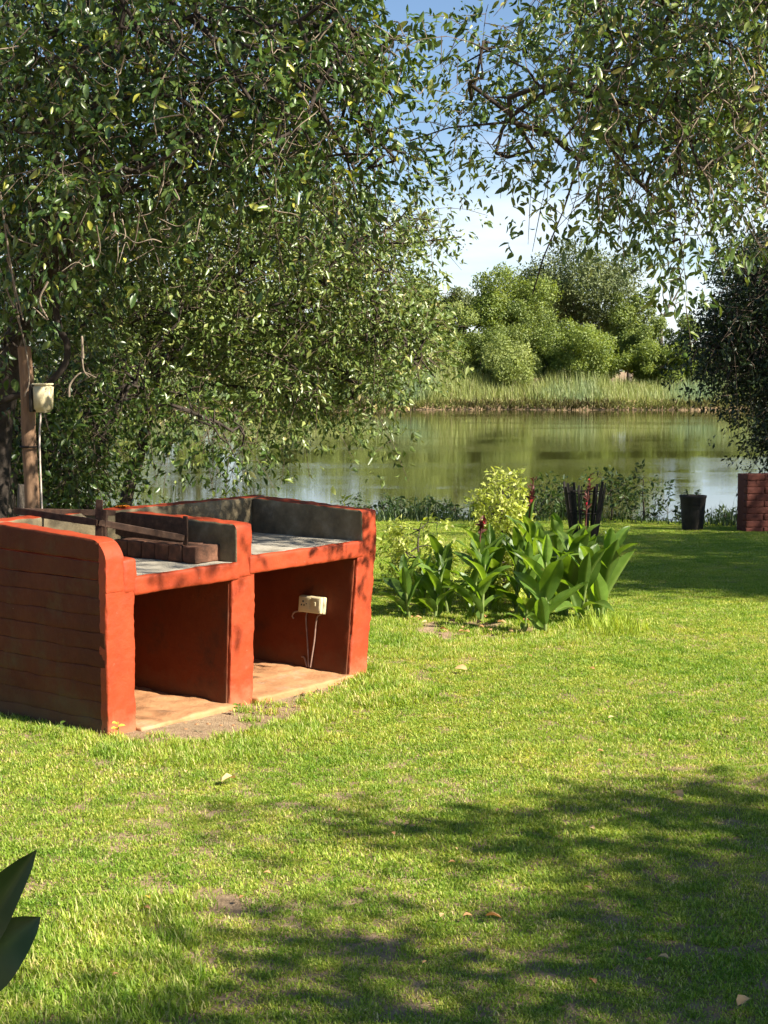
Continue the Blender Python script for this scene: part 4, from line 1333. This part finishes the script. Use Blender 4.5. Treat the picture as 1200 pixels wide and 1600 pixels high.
def right_dark():
    r = np.random.default_rng(51)
    T = [volume([(1150, 400), (1215, 370), (1300, 370), (1300, 690), (1215, 680), (1200, 620), (1170, 570), (1130, 555), (1125, 520), (1155, 460)], 780, 22.5, 26, r),
         volume([(1280, 330), (1900, 250), (1900, 740), (1280, 740)], 420, 21, 28, r),
         volume([(1100, 535), (1140, 530), (1140, 565), (1110, 570)], 10, 23, 24, r)]
    T = np.vstack(T)
    b0 = np.array([9.3, 24.5, -1.6])
    gd = [[b0, np.array([9.2, 24.5, .6]), np.array([8.8, 24.4, 1.8]), np.array([8.2, 24.3, 3.2])],
          [np.array([8.8, 24.4, 1.8]), np.array([7.4, 24.3, 2.2]), np.array([6.2, 24.2, 2.0]), np.array([5.4, 24.2, 1.6])]]
    build_tree('riverside_evergreen', 'dark evergreen tree overhanging the water at the right edge', gd, T, M_LEAF_D, M_DARKBARK, K=60, slen=.80, droop=.5, spread=.55, L=.085, W=.038, detail=False, rtrunk=.2, rtip=.008, seed=52, step=.4)


def shade_tree(label, trunk, polys, t0, t1, seed, slen=.55, L=.11, extra=None):
    """tree standing outside the frame on the sunny side; its crown hangs where the shade seen on the lawn comes from"""
    r = np.random.default_rng(seed)
    T = []
    for poly, n in polys:
        for u, v in poly_sample(poly, n, r):
            d = FW + RT * ((u - 600) / 2400) - UP * ((v - 800) / 2400)
            g_ = CAMP + d * ((-.1 - CAM_H) / d[2])
            T.append(g_ + SUNV / math.cos(SUN_EL) * r.uniform(t0, t1))
    if extra is not None: T += [extra + r.normal(0, .22, 3) for _ in range(90)]
    T = np.array(T)
    c = T.mean(0)
    z0 = float(ground_h(np.array(float(trunk[0])), np.array(float(trunk[1]))))
    b_ = np.array([trunk[0], trunk[1], z0])
    gd = [[b_ - np.array([0, 0, .05]), b_ + np.array([0, 0, 1.2]), (b_ + np.array([0, 0, 1.6]) + c) / 2, c]]
    build_tree('shade_tree', label, gd, T, M_LEAF_D, M_DARKBARK, K=34, slen=slen, droop=.3, spread=.55, L=L, W=L * .5, detail=False, rtrunk=.16, rtip=.006, seed=seed + 1, step=.4)


upper_left(); mid_left(); low_left(); upper_right(); right_dark()
shade_tree('tree right of the view shading the lawn before the river', (11.6, 10.6),
           [([(985, 930), (1450, 935), (1450, 815), (880, 815), (930, 850), (950, 900)], 620), ([(590, 752), (1450, 752), (1450, 820), (900, 832), (640, 826)], 170), ([(1080, 730), (1450, 730), (1450, 850), (1080, 850)], 240)], 7.5, 11.0, 71, slen=.9, L=.14)
shade_tree('tree beside the viewer shading the near right lawn', (8.3, .9),
           [([(520, 1335), (700, 1310), (850, 1290), (1090, 1270), (1400, 1262), (1400, 1300), (900, 1325), (640, 1350)], 34),
            ([(1000, 1310), (1400, 1300), (1400, 1640), (960, 1640), (1000, 1560), (760, 1500), (700, 1430), (950, 1400)], 180), ([(400, 1325), (720, 1312), (700, 1345), (420, 1345)], 9), ([(300, 1490), (720, 1470), (760, 1540), (360, 1560)], 13), ([(60, 1585), (560, 1570), (520, 1660), (0, 1660)], 16),
            ([(560, 1600), (900, 1580), (1400, 1560), (1400, 1700), (300, 1700)], 74)], 5.5, 7.0, 73, slen=.42, L=.09,
           extra=np.array([-.6, 2.42, .9]) + SUNV / math.cos(SUN_EL) * 6.2)

#@@PLANTS
# ================================================================== CANNAS
def canna_leaf(length, width, bend, cup, seed, tint):
    """broad pointed leaf growing along +Y from the origin, arching down, folded along the midrib"""
    nl, nw = 12, 6
    r = np.random.default_rng(seed)
    t = np.linspace(0, 1, nl + 1)
    w = width * .5 * np.sin(math.pi * np.clip(t, 0, 1) ** .8) ** .75
    w[0] = width * .07; w[-1] = .0015
    ang = np.cumsum(np.full(nl + 1, bend / nl)) - bend / nl
    y = np.concatenate([[0], np.cumsum(np.cos(ang[:-1]))]) * length / nl
    z = -np.concatenate([[0], np.cumsum(np.sin(ang[:-1]))]) * length / nl
    V, T = [], []
    ph = r.uniform(0, 6)
    for i in range(nl + 1):
        for j in range(-nw // 2, nw // 2 + 1):
            f = j / (nw / 2)
            lift = cup * abs(f) ** 1.3 * w[i] + .06 * width * f * f * math.sin(t[i] * 11 + ph + (2 if f > 0 else 0))
            V.append((f * w[i], y[i] + lift * math.sin(ang[i]) * .6, z[i] + lift * math.cos(ang[i])))
            T.append(np.clip(tint + (.45 if j == 0 else 0) + .06 * math.sin(t[i] * 40), 0, 1))
    F = []
    k = nw + 1
    for i in range(nl):
        for j in range(nw):
            F.append((i * k + j, i * k + j + 1, (i + 1) * k + j + 1, (i + 1) * k + j))
    return np_mesh('leaf', np.array(V), np.array(F), M_CANNA, np.array(T), True)


CL = [canna_leaf(1.0, w_, b_, c_, 300 + i_, t_) for i_, (w_, b_, c_, t_) in enumerate(((.34, .5, .5, .35), (.38, .9, .4, .5), (.30, .25, .65, .25), (.36, 1.4, .35, .45), (.33, .1, .8, .6), (.40, .7, .3, .2)))]
canna_no = [0]


def canna(label, x, y, h, n, seed, lmax=.40, flower=0, spread=.5, azs=None, name='canna_plant', group='canna plants in the flower bed', z=None):
    r = np.random.default_rng(seed)
    z0 = float(ground_h(np.array(float(x)), np.array(float(y)))) if z is None else z
    root = empty(name, (x, y, z0))
    tag(root, label, 'canna', group)
    lx, ly = r.normal(0, .05, 2)
    st_ = smooth_path([(0, 0, -.03), (lx * .5, ly * .5, h * .5), (lx, ly, h)], 10)
    tubes('stem', [(st_, np.linspace(.013, .006, 10))], M_CANNASTEM, root, 7, tint=.5)
    n = n + (2 if n > 4 else 0)
    for k in range(n):
        f = (k + .6) / n
        a_ = (k * 2.4 + r.normal(0, .4)) if azs is None else azs[k % len(azs)] + r.normal(0, .15)
        p = st_[min(9, int(f * 8) + 1)] * np.array([1, 1, 1])
        p = np.array([np.interp(f * .92, np.linspace(0, 1, 10), st_[:, q]) for q in range(3)])
        ln = .88 * lmax * (.75 + .5 * math.sin(math.pi * min(f + .15, 1))) * r.uniform(.8, 1.15)
        tilt = r.normal(1.10 - .22 * (1 - f), .17) + .25 * f            # angle above horizontal
        tilt = np.clip(tilt, .35, 1.45)
        me = CL[r.integers(0, len(CL))]
        o = link('leaf', me, root)
        o.matrix_basis = Matrix.Translation(Vector(p)) @ Matrix.Rotation(a_, 4, 'Z') @ Matrix.Rotation(tilt, 4, 'X') @ Matrix.Rotation(r.normal(0, .35), 4, 'Y') @ Matrix.Diagonal((ln * r.uniform(.74, 1.05), ln, ln, 1))
    if flower:
        top = st_[-1]
        hf = flower
        sp_ = smooth_path([top, top + np.array([.01, 0, hf * .5]), top + np.array([.03, 0, hf])], 8)
        fs = tubes('flower_spike', [(sp_, np.linspace(.007, .004, 8))], M_CANNADRY, root, 6, tint=.6)
        nb = 22
        B = np.array([np.array([np.interp(q, np.linspace(0, 1, 8), sp_[:, d]) for d in range(3)]) for q in r.uniform(.35, 1.0, nb)])
        D = np.stack([r.normal(0, .6, nb), r.normal(0, .6, nb), r.uniform(.3, 1, nb)], 1)
        for mm, nm, sel in ((M_CANNADRY, 'bud', slice(0, 20)), (M_CANNARED, 'petal', slice(20, 22))):
            for b_, d_ in zip(B[sel], D[sel]):
                V, F, _ = leaf_arrays(b_[None], d_[None], r.normal(0, 1, (1, 3)), np.array([r.uniform(.03, .06)]), np.array([r.uniform(.014, .024)]), .4, .2)
                link(nm, np_mesh(nm, V, F, mm, r.uniform(0, 1, len(V))), fs)
    return root


CN = [
    # label, pixel u, pixel v (base), height m, leaves, max leaf, flower
    ('short dark canna at the left end of the flower bed', 640, 968, .33, 7, .27, 0),
    ('low canna second from the left end of the flower bed', 662, 962, .30, 6, .26, 0),
    ('upright canna left of centre with tall pointed leaves', 700, 960, .44, 8, .36, 0),
    ('canna with a dried brown bud left of the lime bush', 738, 962, .50, 8, .36, .16),
    ('broad-leaved canna directly under the lime bush', 765, 955, .42, 7, .36, 0),
    ('dark canna in the middle gap of the flower bed', 806, 958, .46, 8, .38, 0),
    ('tall canna carrying the left dark red flower spike', 838, 952, .62, 9, .38, .30),
    ('nearest bright canna on a pale stem at the bed front', 852, 992, .50, 8, .34, 0),
    ('broad canna behind the nearest bright canna', 884, 962, .50, 9, .40, 0),
    ('tallest canna carrying the right red flower spike', 918, 955, .54, 9, .36, .42),
    ('canna at the right end with large outspread leaves', 938, 966, .50, 9, .36, 0),
    ('slim canna between the two low cannas at bed left', 678, 968, .34, 7, .26, 0),
    ('upright canna just right of the dried brown bud', 752, 972, .40, 8, .30, 0),
    ('leafy canna filling the bed front left of nearest canna', 826, 972, .42, 8, .30, 0),
    ('slender canna between the two red flower spikes', 872, 950, .56, 8, .34, 0),
    ('upright canna at the right front of the bed', 905, 975, .44, 8, .32, 0),
    ('small canna shoot at the front edge of the bed', 818, 990, .16, 4, .16, 0),
]
for k, (lab, u, v, h, nl, lm, fl_) in enumerate(CN):
    p = on_lawn(u, v)
    canna(lab, p[0], p[1], h, nl, 400 + k * 7, lm, fl_)
# foreground canna at the lower left, leaves reach into the frame
p = at(-60, 1600, 2.45)
fg = canna('dark canna leaves reaching in at the lower left corner', p[0] - .05, 2.45, .62, 3, 77, .2, 0, azs=[R(60)], group=None)
for (u0, v0), (u1, v1), mi, sx_ in (((-62, 1502), (58, 1328), 2, 1.0), ((-75, 1545), (48, 1442), 5, 1.35)):
    a0, a1 = at(u0, v0, 2.45), at(u1, v1, 2.40)
    d = Vector(a1 - a0)
    dm = CL[mi].copy(); dm.materials.clear(); dm.materials.append(M_CANNA_SHADED)
    o = link('leaf', dm, fg)
    yv = d.normalized(); xv = yv.cross(Vector((0, -1, .25))).normalized(); zv = xv.cross(yv)
    M = Matrix((xv, yv, zv)).transposed().to_4x4()
    o.matrix_basis = Matrix.Translation(Vector(a0) - fg.location) @ M @ Matrix.Rotation(.15, 4, 'X') @ Matrix.Diagonal((d.length * sx_, d.length * 1.02, d.length, 1))


# ---------------------------------------------------------------- bushes
def bush(name, label, base, h, w, n, material, L=.05, W=.024, seed=1, group=None, K=14, slen=.16, stem=.008, top=None, cat='bush', detail=True, conical=.5):
    r = np.random.default_rng(seed)
    f = r.uniform(.12, 1, n)
    a_ = r.uniform(0, 6.283, n)
    rad = w * .5 * np.sqrt(r.uniform(.1, 1, n)) * (1 - conical * f) * np.clip(f * 3, .4, 1)
    T = np.stack([rad * np.cos(a_), rad * np.sin(a_), h * f], 1) + np.asarray(base)
    b = np.asarray(base, float)
    gd = [[b + np.array([0, 0, -.03]), b + np.array([.01, 0, h * .3]), b + np.array([-.01, .01, h * .65]), b + np.array([.0, 0, h * .9])]]
    return build_tree(name, label, gd, T, material, M_BARK if material is not M_LEAF_BANK else M_DARKBARK, K=K, slen=slen, droop=.15, spread=.55, L=L, W=W, rtrunk=stem, rtip=.0018, seed=seed, upward=.8, group=group, step=.08, cat=cat, detail=detail)


p = on_lawn(785, 938)
bush('lime_bush', 'tall lime-yellow feathery bush above the middle cannas', p, .90, .44, 150, M_LEAF_LIME, L=.045, W=.02, seed=81, K=26, slen=.17, stem=.014)
p = on_lawn(655, 925)
bush('lime_bush', 'small lime-green bush behind the left cannas', p, .54, .46, 48, M_LEAF_LIME, L=.045, W=.021, seed=82, K=26, slen=.14, stem=.01, conical=.1)
p = on_lawn(700, 925)
bush('lime_bush', 'low lime sprig between the two lime bushes', p, .40, .30, 12, M_LEAF_LIME, L=.045, W=.021, seed=84, K=14, slen=.16, stem=.008, conical=.2)
p = on_lawn(548, 940)
bush('garden_shrub', 'fresh green shrub tips showing over the barbecue right wall', (p[0], 10.6, -.02), .83, .3, 16, M_LEAF_LIME, L=.07, W=.034, seed=83, K=9, slen=.12, stem=.012, conical=.1)

# dark weeds and shrubs on the bank top
BK = [(600, 21.2, .75, 1.2, 'leafy dark shrub on the bank right of the barbecue'), (655, 21.6, .70, 1.4, 'dark bank shrub behind the small lime bush'), (712, 21.3, .72, 1.3, 'dark bank shrub left of the tall lime bush'),
      (770, 21.4, .65, 1.3, 'dark bank shrub hidden behind the tall lime bush'), (835, 21.1, .85, 1.2, 'dark bank shrub left of the fire basket'), (880, 21.8, .95, 1.0, 'dark bank shrub directly behind the fire basket'), (955, 20.9, 1.0, 1.1, 'tall dark shrub right of the fire basket'),
      (1005, 21.2, 1.15, 1.0, 'tallest wispy dark shrub between basket and drum'), (1045, 21.5, .65, .9, 'low dark shrub just left of the drum'), (1125, 21.2, .65, .9, 'low dark shrub between the drum and brick wall'), (1150, 21.6, .8, .7, 'thin weed shrub beside the low brick wall'),
      (1225, 21.3, .8, 1.4, 'dark bank shrub behind the low brick wall')]
for k, (u, d, h, w, lab) in enumerate(BK):
    q = at(u, 800, d); z = float(ground_h(np.array(q[0]), np.array(d)))
    bush('bank_shrub', lab, (q[0], d, z), h * (.62 if u > 820 else .34), w, 30, M_LEAF_BANK, L=.075, W=.036, seed=90 + k, K=20, slen=.22, stem=.014, group='shrubs along the top of the near bank', conical=.45, detail=False)
for k, u in enumerate((560, 480, 400, 320, 240)):
    q = at(u, 800, 21.4); z = float(ground_h(np.array(q[0]), np.array(21.4)))
    bush('bank_shrub', 'dark bank shrub hidden behind the barbecue', (q[0], 21.4, z), .35, 1.5, 24, M_LEAF_BANK, L=.08, W=.04, seed=120 + k, K=20, slen=.3, stem=.014, group='shrubs along the top of the near bank', detail=False)
# low ground cover along the bank edge
r = np.random.default_rng(33)
n = 15000
x = r.uniform(-8, 8, n); yy = bank_edge(x) + r.uniform(-.5, 2.6, n)
V, F, tt = blades(np.stack([x, yy, ground_h(x, yy)], 1), r.uniform(0, 6.28, n), r.uniform(.2, 1.2, n), r.uniform(.06, .28, n) * (1 + .5 * np.sin(x * 3)), r.uniform(.006, .02, n), np.clip(r.normal(.4, .25, n), 0, 1))
gc = link('bank_ground_cover', np_mesh('bank_ground_cover', V, F, M_LEAF_BANK, tt))
tag(gc, 'dark weedy ground cover along the top of the near bank', 'ground cover', kind='stuff')

# long grass tuft at the right foot of the bed
c0 = on_lawn(950, 985)
n = 700
a_ = r.uniform(0, 6.28, n); q = np.sqrt(r.random(n))
B = np.stack([c0[0] + q * np.cos(a_) * .26, c0[1] + q * np.sin(a_) * .3, np.full(n, -.01)], 1)
V, F, tt = blades(B - c0, r.uniform(0, 6.28, n), r.uniform(.2, 1.0, n), r.uniform(.06, .17, n) * (1.2 - .5 * q), r.uniform(.004, .007, n), np.clip(r.normal(.55, .18, n), 0, .9))
tf = link('grass_tuft', np_mesh('grass_tuft', V, F, M_BLADE, tt), None, c0)
tag(tf, 'longer bright grass tuft at the right foot of the cannas', 'grass', kind='stuff')

#@@OBJECTS
# ================================================================== FIRE BASKET, DRUM, LOW WALL
p = on_lawn(912, 848)
fb = empty('fire_basket', p)
tag(fb, 'black iron slatted fire basket flaring upward near the river', 'fire basket')
k_ = p[1] / 2400
Hb = 92 * k_; rt0, rb0 = 33 * k_, 19 * k_
for k in range(16):
    a_ = 2 * math.pi * k / 16
    c, s = math.cos(a_), math.sin(a_)
    hh = Hb * random.uniform(.94, 1.04)
    bm_obj('bar', beam((c * rb0, s * rb0, .0), (c * rt0, s * rt0, hh), .034, .010, a_), M_IRON, fb, smooth=False)
for zz in (.06, .52, .86):
    rr_ = rb0 + (rt0 - rb0) * zz - .006
    tubes('hoop', [([(rr_ * math.cos(a_), rr_ * math.sin(a_), Hb * zz) for a_ in np.linspace(0, 6.283, 25)], np.full(25, .008))], M_IRON, fb, 5)
bm = bmesh.new(); bmesh.ops.create_cone(bm, cap_ends=True, segments=18, radius1=rb0 * .98, radius2=rb0, depth=.02); bmesh.ops.translate(bm, vec=(0, 0, .03), verts=bm.verts)
bm_obj('base_plate', bm, M_IRON, fb)

p = on_lawn(1082, 829)
k_ = p[1] / 2400
dr = empty('drum', p)
tag(dr, 'dark tapered drum standing on the bank with sprouts on top', 'drum')
prof = [(0, .0), (15.5, .0), (16.2, 2), (18.0, 26), (18.4, 28), (18.2, 30), (20.2, 51), (21.2, 53), (21.2, 55.5), (20.0, 55.5), (19.2, 52), (0, 50)]
seg = 28
V = [(r_ * k_ * math.cos(2 * math.pi * j / seg), r_ * k_ * math.sin(2 * math.pi * j / seg), z_ * k_) for r_, z_ in prof for j in range(seg)]
F = [(i_ * seg + j, i_ * seg + (j + 1) % seg, (i_ + 1) * seg + (j + 1) % seg, (i_ + 1) * seg + j) for i_ in range(len(prof) - 1) for j in range(seg)]
link('body', np_mesh('body', np.array(V), np.array(F), M_BIN, None, True), dr)
tubes('handle', [([(-.05, -20.6 * k_, 44 * k_), (-.05, -22 * k_, 41 * k_), (.05, -22 * k_, 41 * k_), (.05, -20.6 * k_, 44 * k_)], np.full(4, .007))], M_BIN, dr, 5)
for k, (dx, lab) in enumerate(((-.07, 'left sprout growing out of the drum'), (.07, 'right sprout growing out of the drum'))):
    bush('sprout', lab, (p[0] + dx, p[1], p[2] + 50 * k_), .11, .1, 4, M_LEAF_BANK, L=.04, W=.02, seed=140 + k, K=6, slen=.05, stem=.004, cat='sprout')

p = on_lawn(1166, 832)
wb = empty('low_brick_wall', p, R(12))
tag(wb, 'low dark red painted brick wall at the right edge by the river', 'wall')
nb_, hb_ = 9, (95 * p[1] / 2400) / 9
bms = []
for k in range(4):
    bm = block(.0, .225, 0, .108, 0, hb_ - .003, r=.008, res=.03, amp=.006, nscale=14, seed=150 + k)
    me = bpy.data.meshes.new('brick'); bm.normal_update()
    for f in bm.faces: f.smooth = True
    bm.to_mesh(me); bm.free(); me.materials.append(M_REDBRICK); bms.append(me)
for row in range(nb_):
    for c in range(6):
        o = link('brick', bms[(row * 3 + c) % 4], wb)
        o.location = (c * .232 - (.116 if row % 2 else 0) * (c > 0) + random.uniform(-.006, .006), random.uniform(-.006, .006), row * hb_ - .02)
bm_obj('mortar_core', block(.012, 1.25, .012, .3, -.03, nb_ * hb_ - .035, r=.01, res=.08, amp=.002), M_REDBRICK, wb)

#@@SMALL
# ================================================================== SMALL THINGS ON THE LAWN
def fallen(label, u, v, size, material, group=None, seed=0):
    r = np.random.default_rng(seed)
    p = on_lawn(u, v)
    V, F, _ = leaf_arrays(np.zeros((1, 3)), np.array([[math.cos(seed), math.sin(seed), .25]]), np.array([[r.normal(0, .25), r.normal(0, .25) - .2, 1]]), np.array([size]), np.array([size * .55]), .35, .25)
    o = link('fallen_leaf', np_mesh('fallen_leaf', V, F, material, np.full(len(V), r.uniform(.2, .9))), None, (p[0], p[1], p[2] + .028))
    tag(o, label, 'leaf', group)


fallen('curled brown leaf at the upper edge of the right lawn shadow', 1066, 1258, .075, M_DRYLEAF, None, 2)
fallen('brown leaf on the bright lawn right of the barbecue', 730, 1054, .07, M_DRYLEAF, None, 3)
fallen('pale tan leaf on the lawn below the middle of barbecue', 368, 1226, .075, M_DRYLEAF, None, 4)
fallen('small yellow leaf on the lawn above the lower-left canna', 231, 1412, .035, M_YELLOWLEAF, None, 5)
fallen('brown leaf in the lower middle lawn shadow', 758, 1445, .05, M_DRYLEAF, None, 6)
fallen('brown leaf at the bottom right corner of the lawn', 1152, 1588, .06, M_DRYLEAF, None, 7)
rr = np.random.default_rng(9)
for k in range(30):
    fallen('tiny dry leaf fleck scattered over the lawn', rr.uniform(30, 1180), rr.uniform(1010, 1560), rr.uniform(.018, .036), M_DRYLEAF, 'dry leaf flecks on the lawn', 20 + k)
# dry litter round the flower bed
for k in range(24):
    fallen('small dry leaf lying on the soil under the cannas', rr.uniform(640, 850), rr.uniform(965, 998), rr.uniform(.03, .07), M_DRYLEAF, 'dry leaves under the cannas', 60 + k)


def sprig(label, u, v, h, seed, material, n=5, L=.035):
    r = np.random.default_rng(seed)
    p = on_lawn(u, v)
    t = empty('seedling', p); tag(t, label, 'seedling')
    tubes('stem', [([(0, 0, -.01), (.005, 0, h * .6), (.0, 0, h)], [.0025, .002, .0015])], M_CANNASTEM, t, 5, tint=.5)
    for k in range(n):
        a_ = k * 2.1 + seed
        V, F, _ = leaf_arrays(np.zeros((1, 3)), np.array([[math.cos(a_), math.sin(a_), .3]]), np.array([[0, -.4, 1.0]]), np.array([L * r.uniform(.8, 1.2)]), np.array([L * .6]), .2, .15)
        o = link('leaf', np_mesh('leaf', V, F, material, np.full(len(V), r.uniform(.3, .7))), t)
        o.location = (0, 0, h * (.55 + .45 * k / n))


sprig('small green seedling at the foot of the dark side wall', 95, 1152, .07, 1, M_CANNA, 4, .03)
sprig('yellowing seedling at the foot of the left front pillar', 184, 1158, .09, 2, M_YELLOWLEAF, 5, .035)
sprig('weed sprig at the foot of the barbecue middle pillar', 372, 1118, .06, 3, M_CANNA, 5, .03)
# crumbs of mortar and pebbles on the bare strip
for k in range(40):
    s_, d_ = rr.uniform(.05, 1.6), rr.uniform(-.28, -.05)
    q = bw(s_, d_, .004)
    bm = bmesh.new(); bmesh.ops.create_icosphere(bm, subdivisions=1, radius=rr.uniform(.006, .016))
    for v in bm.verts: v.co = Vector((v.co.x * rr.uniform(.8, 1.5), v.co.y * rr.uniform(.8, 1.3), v.co.z * .6))
    o = bm_obj('mortar_crumb', bm, M_FLOOR if k % 3 else M_PLASTER, None, False)
    o.location = q
    tag(o, 'small crumb of mortar on the bare soil before the barbecue', 'crumb', 'mortar crumbs on the bare soil')
